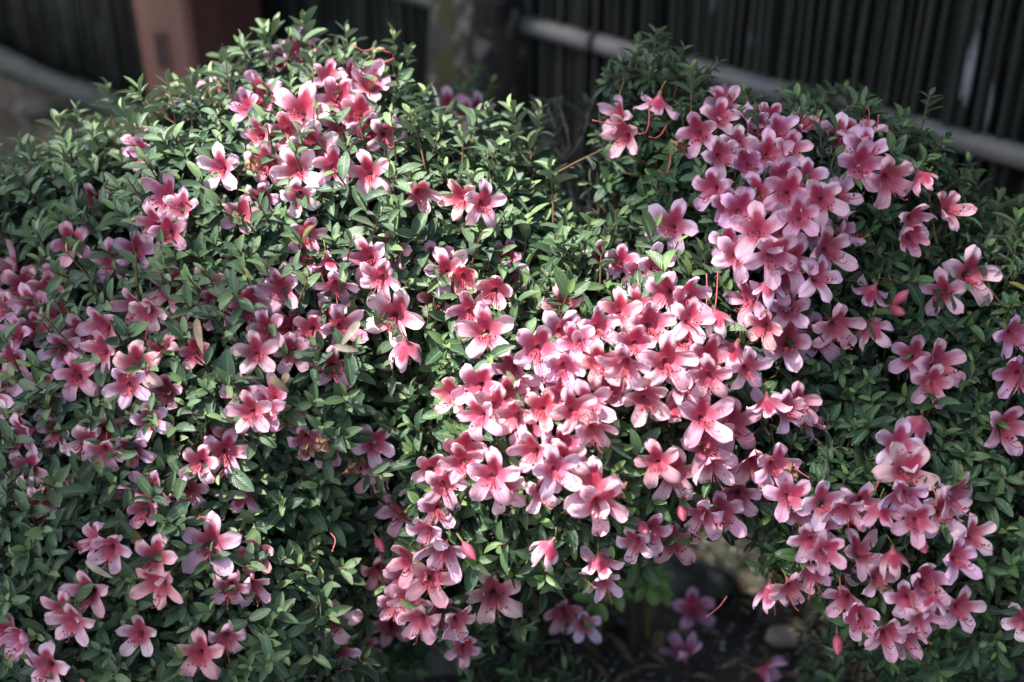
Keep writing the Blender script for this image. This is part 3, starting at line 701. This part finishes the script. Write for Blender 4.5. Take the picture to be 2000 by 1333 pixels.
for b in 'ABCDEFG':
    idx = np.where(LB == b)[0]; cap = 300 if b in 'ABC' else 60
    big = idx[np.argsort(-vis[idx])][:cap]; big = big[vis[big] > 0]
    single = np.zeros(len(LM), bool); single[big] = True
    for i in big:
        M = LM[i].copy(); M[:3, 3] -= BB[b]
        obj('leaf', LIBS[BLEAF[b].name][int(LT[i]), int(LI[i])], bush[b], M)
    rest = idx[~single[idx]]; MM = LM[rest].copy(); MM[:, :3, 3] -= BB[b]
    tag(obj('foliage', merged_leaves('foliage', MM, LT[rest], LI[rest], BLEAF[b]), bush[b]), kind='stuff')
    # thin shoots
    Vs, Fs = [], []; off = 0
    for base, midp, tip, r in TWIG[b]:
        n = len(base); Pn = np.stack([base, midp, tip], 1) - BB[b]
        T = nrm(tip - base); A = nrm(np.cross(T, [.3, .2, .9])); Bv = np.cross(T, A)
        ring = []
        for j in range(4):
            a = j * math.pi / 2; ring.append(A * math.cos(a) + Bv * math.sin(a))
        ring = np.stack(ring, 1)                                  # n,4,3
        rr = np.stack([r * 1.15, r, r * .6], 1)
        Vv = Pn[:, :, None] + ring[:, None] * rr[:, :, None, None]    # n,3,4,3
        Vs.append(Vv.reshape(-1, 3))
        f0 = np.array([(i * 4 + j, i * 4 + (j + 1) % 4, (i + 1) * 4 + (j + 1) % 4, (i + 1) * 4 + j) for i in range(2) for j in range(4)])
        Fs.append((f0[None] + (np.arange(n) * 12)[:, None, None] + off).reshape(-1, 4)); off += n * 12
    tag(obj('shoots', make_mesh('shoots', np.concatenate(Vs), np.concatenate(Fs), M_TWIG), bush[b]), kind='stuff')
    # woody branches from the foot to the clumps
    for ci in np.where(CLB == b)[0]:
        c = CLC[ci]; r0 = .009 if b in 'ABC' else .005
        foot = BB[b] + np.array([rng.normal(0, .05), rng.normal(0, .05), -.03])
        m1 = foot + (c - foot) * .45 + np.array([0, 0, .10]) * (c[2] > .3) + rng.normal(0, .02, 3)
        P = spline([foot, m1, c, c + nrm(c - m1) * CLR[ci] * .6], 9) - BB[b]
        P[1:-1] += rng.normal(0, .005, (7, 3))
        mb = MB(); mb.tube(P, np.linspace(r0, .0022, 9), 6)
        for _ in range(5):                                       # side twigs
            j = rng.integers(4, 8); q = P[j]; dd = nrm(rng.normal(0, 1, 3) + nrm(c - m1)); Lw = CLR[ci] * rng.uniform(.5, .9)
            mb.tube([q, q + dd * Lw * .5 + rng.normal(0, .008, 3), q + dd * Lw], [.0022, .0016, .001], 4)
        obj('branch', mb.mesh('branch', M_BARK), bush[b])

# ------------------------------------------------------------------ flowers
def place_flower(parent, base, M, var, tint, pist=True):
    tube, petals, stam, pistm = FLOWERS[var]
    M = M.copy(); M[:3, 3] -= base
    fo = obj('flower', tube, parent, M); fo.color = tint
    for p in petals:
        c = bpy.data.objects.new('petal', p); COL.objects.link(c); c.parent = fo; c.color = tint
    c = bpy.data.objects.new('stamens', stam); COL.objects.link(c); c.parent = fo
    if pist: c = bpy.data.objects.new('pistil', pistm); COL.objects.link(c); c.parent = fo
    return fo
def tint_for(b):
    g = rng.uniform(.88, 1.08); warm = rng.normal(0, .05) + {'A': .02, 'B': .03, 'C': -.02}.get(b, -.03)
    pale = max(0, rng.normal(.06, .16))
    return (min(1.15, g * (1.02 + warm * .5 + pale * .2)), g * (1 + pale * 1.1), g * (1 - warm * 1.3 + pale * .7), 1)
for i, f in enumerate(FREC):
    var = int(rng.integers(0, 15))
    if not f[9] and var % 5 == 4 and rng.random() < .7: var -= 1 + int(rng.integers(0, 3))
    place_flower(bush[f[8]], BB[f[8]], f[7], var, tint_for(f[8]))

# long pistils left after the corolla fell, buds, withered flowers
def on_bush(x, y, out=.02):
    P, nn, ci = hit(x, y); d = project(P)[2]; return at(x, y, d - out), d - out, CLB[ci]
PIST = [[(765,105),(735,96),(710,100),(692,90)],[(770,115),(750,122),(733,124),(723,113)],[(795,240),(797,262),(790,268),(782,262)],
        [(1215,240),(1195,244),(1180,240),(1160,236)],[(1267,195),(1268,235),(1262,258),(1250,262)],[(1302,245),(1292,262),(1280,270),(1270,268)],
        [(1310,300),(1308,325),(1300,340),(1290,336)],[(1380,535),(1381,570),(1380,595)],[(1402,530),(1400,575),(1397,600)],
        [(1550,905),(1560,920),(1578,932)],[(1720,935),(1710,955),(1702,962)],[(1820,950),(1828,968),(1828,985)],[(1655,1005),(1670,1025),(1682,1034)],
        [(1635,1125),(1640,1130),(1641,1160)],[(1585,1135),(1583,1150),(1580,1168)],[(1420,1165),(1405,1185),(1383,1203)],
        [(1712,250),(1715,238),(1716,228)],[(200,1355),(180,1345),(160,1330)],[(385,1015),(395,1010),(410,1016)],[(645,1040),(655,1055),(650,1075)]]
for pl in PIST:
    P0, d, b = on_bush(*pl[0], .03)
    pts = [at(x, y, d - .004 * i) for i, (x, y) in enumerate(pl)]
    P = spline(pts, 10) - BB[b]; mb = MB(); mb.tube(P, np.linspace(.0009, .0007, 10), 5)
    e = P[-1]; dd = nrm(P[-1] - P[-2]); mb.tube([e - dd * .0002, e + dd * .001, e + dd * .002], [.0008, .0014, .0006], 5)
    obj('pistil', mb.mesh('pistil', M_PIST), bush[b])
def bud_mesh():
    mb = MB(); z = np.array([0, .003, .008, .014, .019, .022]); r = np.array([.0018, .0034, .0052, .0050, .0028, .0004])
    for j in range(3):
        V, n = [], 9
        for zz, q in zip(z, r):
            for i in range(n):
                a = i / n * 6.283 + zz * 60; V.append((q * (1 + .10 * math.cos(3 * a + j)) * math.cos(a), q * (1 + .10 * math.cos(3 * a + j)) * math.sin(a), zz))
        if j == 0: mb.add(V, [(i * n + k, i * n + (k + 1) % n, (i + 1) * n + (k + 1) % n, (i + 1) * n + k) for i in range(5) for k in range(n)], 0)
    mb.tube([(0, 0, -.012), (0, 0, .001)], [.001, .0014], 5, 1)
    return mb.mesh('bud', [M_TUBE, M_CALYX])
BUD = bud_mesh()
for x, y, dx, dy in [(905,1060,.5,.6),(1745,595,.4,-.5),(1635,1240,-.1,.6),(1740,600,.2,.2),(735,1050,.3,.4),(1795,1050,0,.3),(1330,985,0,.4),(1250,1020,.1,.2)]:
    P, d, b = on_bush(x, y, .02); D = nrm(dx * AX_R - dy * AX_U - .5 * AX_F)
    xv = nrm(np.cross(AX_U, D)); M = np.eye(4); M[:3, 0] = xv * 1.1; M[:3, 1] = np.cross(D, xv) * 1.1; M[:3, 2] = D * 1.1; M[:3, 3] = P - BB[b]
    obj('flower_bud', BUD, bush[b], M)
def withered_mesh(seed):
    g = np.random.default_rng(seed); V = []; n, k = 16, 8
    for i in range(k):
        t = i / (k - 1); z = .03 * t; r = np.interp(t, [0, .4, .75, 1], [.0015, .005, .012, .013])
        for j in range(n):
            a = j / n * 6.2832; q = r * (1 + .30 * math.sin(5 * a + seed) * t + .35 * t * g.normal())
            V.append((q * math.cos(a), q * math.sin(a), z - .006 * t * t * (1 + math.sin(5 * a + seed)) + g.normal() * .002 * t))
    F = [(i * n + j, i * n + (j + 1) % n, (i + 1) * n + (j + 1) % n, (i + 1) * n + j) for i in range(k - 1) for j in range(n)]
    return make_mesh('withered_flower', V, np.array(F), M_WITHER)
WITH = [withered_mesh(s) for s in range(3)]
for i, (x, y, dx, dy) in enumerate([(120,940,.2,.7),(85,968,.3,.5),(1328,290,-.2,.7),(625,870,-.4,.3),(600,885,.2,.4),(1215,960,.5,.3),(1120,990,.3,.4),(690,920,.3,.6),(490,320,-.1,-.3),(1545,925,.3,.2)]):
    P, d, b = on_bush(x, y, .022); D = nrm(dx * AX_R - dy * AX_U - .5 * AX_F); xv = nrm(np.cross(AX_U, D)); s = 1.25 if y == 1078 else .62
    M = np.eye(4); M[:3, 0] = xv * s; M[:3, 1] = np.cross(D, xv) * s; M[:3, 2] = D * s; M[:3, 3] = P - BB[b] - D * .015
    obj('withered_flower', WITH[i % 3], bush[b], M)

# ------------------------------------------------------------------ mossy tree with a shading crown
TB = at(925, 300, 2.95); TB = np.array([TB[0], TB[1], 0.0])
tree = tag(empty('tree', TB), 'dark mossy tree trunk standing between the brown post and the bamboo rail', 'tree')
k = N('mossy_bark'); p = k.pos((1, 1, .35))
c = k.mix(k.ss(k.noise(18, 5, p), .35, .7), (.008, .008, .006), (.070, .058, .044))
c = k.mix(k.ss(k.noise(9, 4, k.pos()), .47, .60), c, (.060, .056, .014))
c = k.mix(k.math('MULTIPLY', k.ss(k.noise(30, 3, k.pos((1,1,.6))), .58, .66), .75), c, (.26, .24, .22))
k.l(c, k.b.inputs['Base Color']); k.b.inputs['Roughness'].default_value = .9; k.bump(k.noise(40, 5, p, .7), .9, .015)
M_TRUNK = k.m
n, kk = 22, 34; V = []
for i in range(kk):
    z = 3.4 * i / (kk - 1) - .05; r = .112 + .07 * math.exp(-z * 4) - .012 * z
    cx, cy = .04 * math.sin(z * 1.3), .03 * math.sin(z * 1.9 + 1)
    for j in range(n):
        a = j / n * 6.2832; q = r * (1 + .07 * math.sin(4 * a + z * 2) + .045 * math.sin(9 * a - z * 3) + rng.normal(0, .018))
        V.append((cx + q * math.cos(a), cy + q * math.sin(a), z))
F = [(i * n + j, i * n + (j + 1) % n, (i + 1) * n + (j + 1) % n, (i + 1) * n + j) for i in range(kk - 1) for j in range(n)]
obj('trunk', make_mesh('trunk', V, np.array(F), M_TRUNK), tree)
# limbs reach over the bushes; the last carry the added sky-blocking leaves
limb_ends = [(-3.4, 3.2, 3.9), (-3.0, 1.8, 4.0), (-2.6, .7, 3.9), (-1.6, .2, 4.0), (-1.2, 3.9, 4.2), (-1.9, 2.8, 4.3), (-.6, .6, 4.4), (-.2, 2.0, 4.2), (-.9, 1.3, 4.4), (-3.6, 3.9, 4.0), (1.2, 1.2, 4.1), (1.5, 2.6, 4.0), (2.6, .2, 3.2), (2.5, 1.8, 3.4), (.6, -2.4, 3.4), (-.9, -2.4, 3.3)]
LP = []
for e in limb_ends:
    e = np.array(e); s = TB + np.array([.04, .03, 2.6 + .6 * rng.random()])
    P = spline([s, s + (e - s) * .4 + np.array([0, 0, .35]), e], 12); P[1:-1] += rng.normal(0, .03, (10, 3))
    mb = MB(); mb.tube(P - TB, np.linspace(.055, .012, 12), 7)
    for _ in range(9):
        j = rng.integers(3, 12); q = P[j] - TB; dd = nrm(rng.normal(0, 1, 3) * (1, 1, .4)); ln = rng.uniform(.4, .9)
        mb.tube([q, q + dd * ln * .5 + rng.normal(0, .04, 3), q + dd * ln], [.014, .009, .004], 5)
    obj('limb', mb.mesh('limb', M_TRUNK), tree); LP.append(P)
# crown leaves: unseen shade over the bushes, gaps cut where the sun spots fall
SPOTS = [(640,220,1.50,.15),(820,330,1.48,.12),(480,300,1.58,.09),(960,330,1.50,.08),(780,110,1.50,.08),(1385,715,1.33,.055),(1420,805,1.33,.04),(1150,640,1.33,.045),(1250,690,1.33,.04),
         (770,620,1.37,.045),(1190,560,1.36,.035),(850,720,1.34,.04),(20,510,1.75,.08),(335,380,1.65,.05),(220,230,1.8,.06),(430,900,1.32,.03),(1075,1075,1.35,.025),(1150,950,1.31,.03),(335,-5,3.35,.05),(180,60,4.1,.05)]
SW = np.array([at(x, y, d) for x, y, d, r in SPOTS]); SR = np.array([s[3] for s in SPOTS])
nl = 64000
cz = rng.uniform(3.5, 4.5, nl)
cx_ = rng.uniform(-4.8, 2.2, nl); cy_ = rng.uniform(-1.2, 5.2, nl)
C3 = np.stack([cx_, cy_, cz], 1)
dens = .5 + .5 * np.sin(cx_ * 2.1 + 1.3 * np.sin(cy_ * 1.7)) * np.cos(cy_ * 2.3 + cx_)
keep = rng.random(nl) < .62 + .38 * dens
shp = C3 - SUN_DIR * ((cz - .5) / SUN_DIR[2])[:, None]          # where its shade falls: the crown spreads over the bushes
keep &= (shp[:, 0] > -2.5) & (shp[:, 0] < 3.6) & (shp[:, 1] > .6) & (shp[:, 1] < 4.8)
v = C3[:, None] - SW[None]; h = v @ SUN_DIR; rr = np.linalg.norm(v - h[..., None] * SUN_DIR, axis=2)
keep &= ~((rr < SR * 1.15 + .05) & (h > 0)).any(1)
C3 = C3[keep]
# unseen leaf masses added beyond the fence and behind the camera, blocking low sky
m1 = 9000; dr = np.concatenate([np.stack([rng.uniform(2.0, 3.0, m1), rng.uniform(-2.5, 2.6, m1), rng.uniform(.9, 4.2, m1)], 1),
                                np.stack([rng.uniform(-1.6, 2.6, m1), rng.uniform(-2.9, -2.1, m1), rng.uniform(.7, 4.2, m1)], 1)])
v = dr[:, None] - SW[None]; h = v @ SUN_DIR; rr = np.linalg.norm(v - h[..., None] * SUN_DIR, axis=2)
C3 = np.concatenate([C3, dr[~((rr < SR * 1.15 + .05) & (h > 0)).any(1)]]); n = len(C3)
y = nrm(rng.normal(0, 1, (n, 3)) * (1, 1, .35)); z = nrm(UPV + rng.normal(0, .35, (n, 3))); z = nrm(z - y * (z * y).sum(1)[:, None]); x = np.cross(y, z)
s = rng.uniform(.075, .11, n)
Q = np.array([(-.0, 0, 0), (-.26, .35, .02), (0, 1, -.05), (.26, .35, .02)]) - np.array([0, .5, 0])
V = C3[:, None] + s[:, None, None] * (Q[None, :, 0, None] * x[:, None] * 1.5 + Q[None, :, 1, None] * y[:, None] + Q[None, :, 2, None] * z[:, None]) - TB
F = np.arange(n * 4).reshape(n, 4)
tag(obj('crown_screen', make_mesh('crown_screen', V.reshape(-1, 3), F, mat_simple('crown_leaf', (.05, .09, .04), .6), False, None, np.tile([(.5, 0), (0, .35), (.5, 1), (1, .35)], (n, 1)), np.tile([.15, .5, 0, 1], (n * 4, 1))), tree), kind='stuff')  # holds the tree's own leaves and the added sky-blocking masses

# ------------------------------------------------------------------ bare twigs behind the gap
bs = empty('bare_shrub', on_ground(1120, 640) * np.array([1, 1, 0]) + np.array([0, .25, 0])); bb = np.array(bs.location)
tag(bs, 'bare grey leafless twigs rising in the dark gap between the flowering bushes', 'shrub')
TW = [[(1120,560),(1125,440),(1105,325),(1085,250),(1040,190)],[(1105,325),(1060,260),(1045,240)],[(1105,330),(1110,260),(1085,200)],[(1110,330),(1150,312),(1200,345)],[(1115,330),(1140,345),(1150,400),(1170,450)],
      [(1105,325),(1090,380),(1080,440),(1060,500)],[(1125,440),(1160,390),(1185,350),(1190,330)],[(1125,440),(1170,470),(1180,500)],[(1105,325),(1130,280),(1150,220),(1165,170)],[(1085,250),(1070,210),(1072,195)],
      [(1120,500),(1070,450),(1040,420)],[(1125,460),(1150,420),(1140,380)],[(1150,312),(1175,300),(1190,280)],[(1090,280),(1050,290),(1030,300)],[(1115,480),(1190,430),(1230,400)]]
for i, pl in enumerate(TW):
    d = 1.83; P = spline([at(x, y, d + .03 * math.sin(i * 2.1 + j) * (j > 0)) for j, (x, y) in enumerate(pl)], 10)
    P[1:-1] += rng.normal(0, .002, (8, 3))
    mb = MB(); mb.tube(P - bb, np.linspace(.0035 if i == 0 else .0021, .0008, 10), 5)
    for _ in range(2):
        j = rng.integers(3, 9); dd = nrm(rng.normal(0, 1, 3) + UPV * .5); q = P[j] - bb; mb.tube([q, q + dd * .02, q + dd * .04 + rng.normal(0, .006, 3)], [.001, .0008, .0005], 4)
    obj('twig', mb.mesh('twig', M_GREYTWIG), bs)
P = spline([bb * 0 + (0, 0, -.03), at(1120, 700, 1.86) - bb, at(1120, 560, 1.83) - bb], 8)
mb = MB(); mb.tube(P, np.linspace(.007, .0035, 8), 6); obj('stem', mb.mesh('stem', M_GREYTWIG), bs)

# ------------------------------------------------------------------ seedlings, litter, stones
LIB2 = leaf_mesh_lib(M_LEAF2)
def leaf_matrix(P, y, up, ln, wd):
    y = nrm(y); z = nrm(up - y * (up @ y)); x = np.cross(y, z); M = np.eye(4); M[:3, 0] = x * wd; M[:3, 1] = y * ln; M[:3, 2] = z * ln; M[:3, 3] = P; return M
def seedling(nodes_px, d, foot_px, label, name='seedling', wid=.5):
    fo = on_ground(*foot_px); fo = np.array([fo[0], fo[1], 0]); s = tag(empty(name, fo), label, 'seedling', 'green seedlings under the bushes')
    for (x, y, lv) in nodes_px:
        tip = at(x, y, d); mb = MB(); P = spline([(0, 0, -.02), (tip - fo) * .5 + np.array([0, .01, .04]), tip - fo], 8); mb.tube(P, np.linspace(.0018, .0009, 8), 5)
        obj('stem', mb.mesh('stem', M_CALYX), s)
        for (ax, ay, ln) in lv:
            y_ = nrm(ax * AX_R - ay * AX_U - .25 * AX_F + rng.normal(0, .08, 3)); Ln = ln * d / FPX
            obj('leaf', LIB2[int(rng.integers(0, NT)), 4 + int(rng.integers(0, 2))], s, leaf_matrix(tip - fo + y_ * .002, y_, nrm(UPV * .8 - AX_F), Ln, Ln * wid))
seedling([(1160,1172,[(-1,-.1,45),(-.25,1,55),(.5,1,45),(-.4,-.5,25)]), (1190,1138,[(.9,.1,40),(.2,1,42),(-.7,-.3,45)]), (1200,1150,[(.3,1,45),(.8,.4,40),(.9,-.2,32),(-.5,.6,30)])], 1.72, (1170, 1250),
         'pale green seedling with pointed compound leaves under the pink bush, nearer the grey stem')
seedling([(1262,1140,[(-1,.1,38),(-.5,1,40),(.4,1,45),(1,.3,36)]), (1280,1125,[(1,.0,36),(.6,.8,40),(-.3,1,38),(.3,-.6,25)]), (1245,1120,[(-.9,-.2,34),(-.6,.7,36),(.2,.9,30)]), (1290,1150,[(.4,1,38),(-.3,1,30),(.9,.5,28)])], 1.80, (1265, 1245),
         'bushy green seedling with many small leaflets under the hanging pair of pink flowers')
# round-leaved plant
fo = on_ground(1895, 1300); rp = tag(empty('round_leaf_plant', (fo[0], fo[1], 0)), 'small plant with flat round green leaves on the soil below the shaded bush', 'plant'); fo = np.array(rp.location)
def disc_leaf(r, seed):
    g = np.random.default_rng(seed); n = 18; V = [(0, 0, 0)]; 
    for q, zz in ((.5, .02), (1, .10)):
        for j in range(n):
            a = j / n * 6.2832; rr = q * (1 + .05 * math.sin(6 * a + seed)); rr *= (.72 if j == 0 and q == 1 else 1); V.append((rr * math.cos(a), rr * math.sin(a), zz + .02 * math.sin(3 * a)))
    F3 = [(0, 1 + j, 1 + (j + 1) % n) for j in range(n)]; F4 = [(1 + j, 1 + n + j, 1 + n + (j + 1) % n, 1 + (j + 1) % n) for j in range(n)]
    V = np.array(V) * r; return make_mesh('leaf', V, F3 + F4, M_LEAF2, True, None, np.array([(.5 + .3, .5)] * len(V)), np.tile([.25, .5, 0, 1], (len(V), 1)))
for i, (x, y, r) in enumerate([(1905,1245,26),(1915,1285,22),(1870,1310,30),(1965,1310,20)]):
    P = at(x, y, 1.86); D = nrm(UPV * .9 - AX_F * .7 + rng.normal(0, .15, 3)); xv = nrm(np.cross(AX_U, D)); M = np.eye(4); M[:3, 0] = xv; M[:3, 1] = np.cross(D, xv); M[:3, 2] = D; M[:3, 3] = P - fo
    obj('leaf', disc_leaf(r * 1.86 / FPX, i), rp, M)
    mb = MB(); mb.tube(spline([(0, 0, -.01), (P - fo) * .5 + (0, .01, .02), P - fo], 6), np.full(6, .0012), 5); obj('stem', mb.mesh('stem', M_CALYX), rp)

def strip_leaf(p0, p1, width, up, mat, bow=.01, name='dry_bamboo_leaf'):
    p0, p1 = np.array(p0), np.array(p1); c = (p0 + p1) / 2; ax = nrm(p1 - p0); L = np.linalg.norm(p1 - p0); x = nrm(np.cross(ax, up)); z = np.cross(x, ax); V = []
    tw = rng.normal(0, .3)
    for t in np.linspace(0, 1, 9):
        wv = width * np.interp(t, [0, .12, .4, .8, 1], [.15, .8, 1, .6, .04])
        for s in (-1, 0, 1):
            V.append(p0 - c + ax * L * t + x * s * wv * math.cos(tw * t) + z * (bow * 4 * t * (1 - t) + abs(s) * wv * .35 + s * wv * math.sin(tw * t)))
    F = [(i * 3 + j, i * 3 + j + 1, i * 3 + j + 4, i * 3 + j + 3) for i in range(8) for j in range(2)]
    o = obj(name, make_mesh(name, V, np.array(F), mat)); o.location = c; return o
for i, (x0, y0, x1, y1, wd) in enumerate([(1193,1243,1242,1306,.0065),(1142,1288,1192,1330,.006),(1203,1336,1236,1311,.006),(1236,1310,1296,1304,.005),(1258,1272,1306,1307,.006),(1408,1307,1466,1283,.006),
        (1118,1275,1142,1320,.005),(1570,1290,1640,1325,.006),(1520,1318,1585,1330,.005),(1350,1322,1400,1330,.005),(1600,1270,1630,1310,.004),(1060,1235,1120,1262,.004),(1310,1232,1380,1246,.004),(1480,1262,1500,1290,.004),
        (1930,1290,1985,1325,.005),(1445,1330,1500,1300,.004)]):
    a, b_ = on_ground(x0, y0, .006), on_ground(x1, y1, .004 + .004 * (i % 3))
    tag(strip_leaf(a, b_, wd, UPV, M_DRY, .004), 'narrow dry brown bamboo leaf lying on the dark gravel', 'dead leaf', 'dry bamboo leaves on the gravel')
tag(strip_leaf(on_ground(1922, 1236, .01), on_ground(2010, 1246, .012), .010, UPV, mat_simple('yellow_leaf', (.40, .33, .07), .5, (.30, .22, .05), 40), .006, 'yellow_leaf'),
    'long yellow fallen leaf lying on the soil beside the round-leaved plant', 'dead leaf')
STR = [(384,622,396,692,.0045,'narrow dry brown strip of bamboo leaf standing upright among the pink flowers',M_DRY),(702,628,664,678,.0045,'pale whitish dry leaf blade slanting across a gap in the left bush',M_DRYPALE),
       (650,676,702,686,.004,'pale dry leaf blade lying nearly flat at the foot of the slanting one',M_DRYPALE),(528,736,565,766,.0045,'broad dry tan leaf fragment caught above two crumpled pink flowers',M_DRY),
       (562,728,553,752,.004,'short curled brown leaf scrap beside the tan fragment',M_DRY),(167,1096,222,1130,.0035,'thin dry yellowish leaf blade caught above a pale pink flower in the lower left bush',M_DRYPALE)]
for x0, y0, x1, y1, wd, lab, mt in STR:
    a, d0, _ = on_bush(x0, y0, .038); b_ = at(x1, y1, project(on_bush(x1, y1, .038)[0])[2])
    tag(strip_leaf(a, b_, wd, -AX_F, mt, .003), lab, 'dead leaf', 'dry leaves caught on the bushes')

# stones
def stone(px, py, size, name, label, mat, seed, z=.0):
    import bmesh
    g = np.random.default_rng(seed); bm = bmesh.new(); bmesh.ops.create_icosphere(bm, subdivisions=3, radius=1)
    ph = g.random(6) * 6
    for v in bm.verts:
        c = np.array(v.co); q = 1 + .12 * math.sin(3 * c[0] + ph[0]) * math.cos(2.5 * c[1] + ph[1]) + .07 * math.sin(6 * c[2] + ph[2] + 4 * c[0]) + .04 * math.sin(11 * c[1] + ph[3])
        v.co = Vector(c * q * np.array(size))
    me = bpy.data.meshes.new(name); bm.to_mesh(me); bm.free(); me.materials.append(mat)
    me.polygons.foreach_set('use_smooth', np.full(len(me.polygons), True))
    o = obj(name, me); p = on_ground(px, py); o.location = (p[0], p[1], size[2] * .45 + z); o.rotation_euler = (0, 0, g.random() * .6 - .3); return tag(o, label, 'stone')
M_STONE = mat_simple('pale_stone', (.30, .24, .19), .85, (.19, .15, .12), 30, bump=.5, bdist=.006)
M_STONE2 = mat_simple('dark_stone', (.10, .10, .095), .9, (.055, .06, .05), 25, bump=.6, bdist=.008)
stone(1530, 1248, (.028, .022, .014), 'stone', 'small pale tan stone on the gravel below the hanging pink flowers', M_STONE, 1)
stone(1345, 1150, (.07, .045, .03), 'stone', 'dark grey stone in the shade behind the gravel gap', M_STONE2, 2)
stone(850, 1275, (.085, .05, .035), 'stone', 'dark mossy stone under the hanging flowers of the central bush', M_STONE2, 3)
stone(75, 222, (.075, .05, .03), 'stone', 'flat dull stone on the litter by the fence kerb', M_STONE2, 4)
stone(120, 375, (.11, .07, .05), 'stone', 'larger dull stone on the soil between the fence and the left bush', mat_simple('dull_stone', (.10, .10, .085), .9, (.06, .06, .045), 20, bump=.5, bdist=.008), 5)
# gravel
def pebbles(n, sampler, name, mat, smin, smax, flat=.6):
    o8 = np.array([(1, 0, 0), (-1, 0, 0), (0, 1, 0), (0, -1, 0), (0, 0, 1), (0, 0, -1)], float)
    f8 = np.array([(0, 2, 4), (2, 1, 4), (1, 3, 4), (3, 0, 4), (2, 0, 5), (1, 2, 5), (3, 1, 5), (0, 3, 5)])
    xy = sampler(n); n = len(xy); s = rng.uniform(smin, smax, n) ** 1.0; sc = s[:, None] * rng.uniform(.6, 1.1, (n, 3)) * (1, 1, flat); th = rng.random(n) * 6.28
    V = o8[None] * sc[:, None]; V += rng.normal(0, .12, V.shape) * s[:, None, None]
    c, si = np.cos(th)[:, None], np.sin(th)[:, None]
    V = np.stack([V[..., 0] * c - V[..., 1] * si, V[..., 0] * si + V[..., 1] * c, V[..., 2]], -1)
    V[..., :2] += xy[:, None]; V[..., 2] += (s * .2)[:, None]
    F = (f8[None] + (np.arange(n) * 6)[:, None, None]).reshape(-1, 3)
    return obj(name, make_mesh(name, V.reshape(-1, 3), F, mat, False))
def mat_gravel():
    k = N('gravel'); p = k.pos()
    v = k.n('ShaderNodeTexVoronoi'); v.inputs['Scale'].default_value = 110; k.l(p, v.inputs['Vector'])
    sp = k.n('ShaderNodeSeparateColor'); k.l(v.outputs['Color'], sp.inputs[0])
    c = k.mix(sp.outputs[0], (.055, .06, .066), (.15, .16, .17)); c = k.mix(k.ss(sp.outputs[1], .86, .93), c, (.36, .37, .38))
    k.l(c, k.b.inputs['Base Color']); k.b.inputs['Roughness'].default_value = .7; return k.m
tag(pebbles(9000, lambda n: np.stack([rng.uniform(-.5, 1.25, n), rng.uniform(.95, 2.15, n)], 1), 'gravel', mat_gravel(), .0025, .0062), 'fine blue grey gravel strewn on the dark soil under the bushes', 'gravel', kind='stuff')
# leaf litter by the fence (left) and twigs on the gravel
nl = 1500; xy = np.stack([rng.uniform(-2.3, -.5, nl), rng.uniform(1.9, 4.4, nl)], 1)
nl2 = 260; xy = np.concatenate([xy, np.stack([rng.uniform(-.4, 1.2, nl2), rng.uniform(1.1, 2.1, nl2)], 1)]); n = len(xy)
y = nrm(rng.normal(0, 1, (n, 3)) * (1, 1, .15)); z = nrm(UPV + rng.normal(0, .3, (n, 3))); z = nrm(z - y * (z * y).sum(1)[:, None]); x = np.cross(y, z); ln = rng.uniform(.02, .055, n)
MM = np.zeros((n, 4, 4)); MM[:, 3, 3] = 1; MM[:, :3, 0] = x * (ln * .4)[:, None]; MM[:, :3, 1] = y * ln[:, None]; MM[:, :3, 2] = z * ln[:, None]; MM[:, :2, 3] = xy; MM[:, 2, 3] = .012
tag(obj('leaf_litter', merged_leaves('leaf_litter', MM, rng.integers(0, NT, n), np.zeros(n, int), mat_simple('litter', (.16, .11, .07), .8, (.07, .05, .035), 12))), 'brown fallen leaf litter scattered over the soil', 'leaf litter', kind='stuff')
# fallen flowers
FALL = [(1352,1190,78,(.1,.2),'pink flower hanging low in the shade above the gravel, near a long red pistil'),(1336,1278,76,(-.2,-.9),'crumpled pink flower fallen on the gravel, lying open beside dry bamboo leaves'),
        (1492,1312,88,(.5,.5),'pink funnel shaped flower fallen on the gravel on its side')]
for i, (x, y, s, dxy, lab) in enumerate(FALL):
    P = on_ground(x, y, .022); d = project(P)[2]; sc = s * d / FPX / .0555
    D = nrm(dxy[0] * AX_R - dxy[1] * AX_U * .6 - AX_F * (.5 if i != 1 else .2) + (UPV * .3))
    if i == 2: D = nrm(np.array([.75, -.35, .12]))
    xv = nrm(np.cross(UPV, D)); M = np.eye(4); M[:3, 0] = xv * sc; M[:3, 1] = np.cross(D, xv) * sc; M[:3, 2] = D * sc; M[:3, 3] = P - D * .014 * sc
    e = tag(empty('fallen_flower', (P[0], P[1], 0)), 'pink flower fallen on the shaded soil behind the gravel' if i == 0 else lab, 'flower')
    tint = (1, .95, 1.1, 1); tube, petals, stam, pistm = FLOWERS[4 if i == 2 else 1 + i]
    M[:3, 3] -= np.array(e.location)
    mb = obj('corolla_tube', tube, e, M); mb.color = tint
    for p in petals: c = obj('petal', p, e, M); c.color = tint
print('leaves', len(LM), 'flowers', len(FREC))
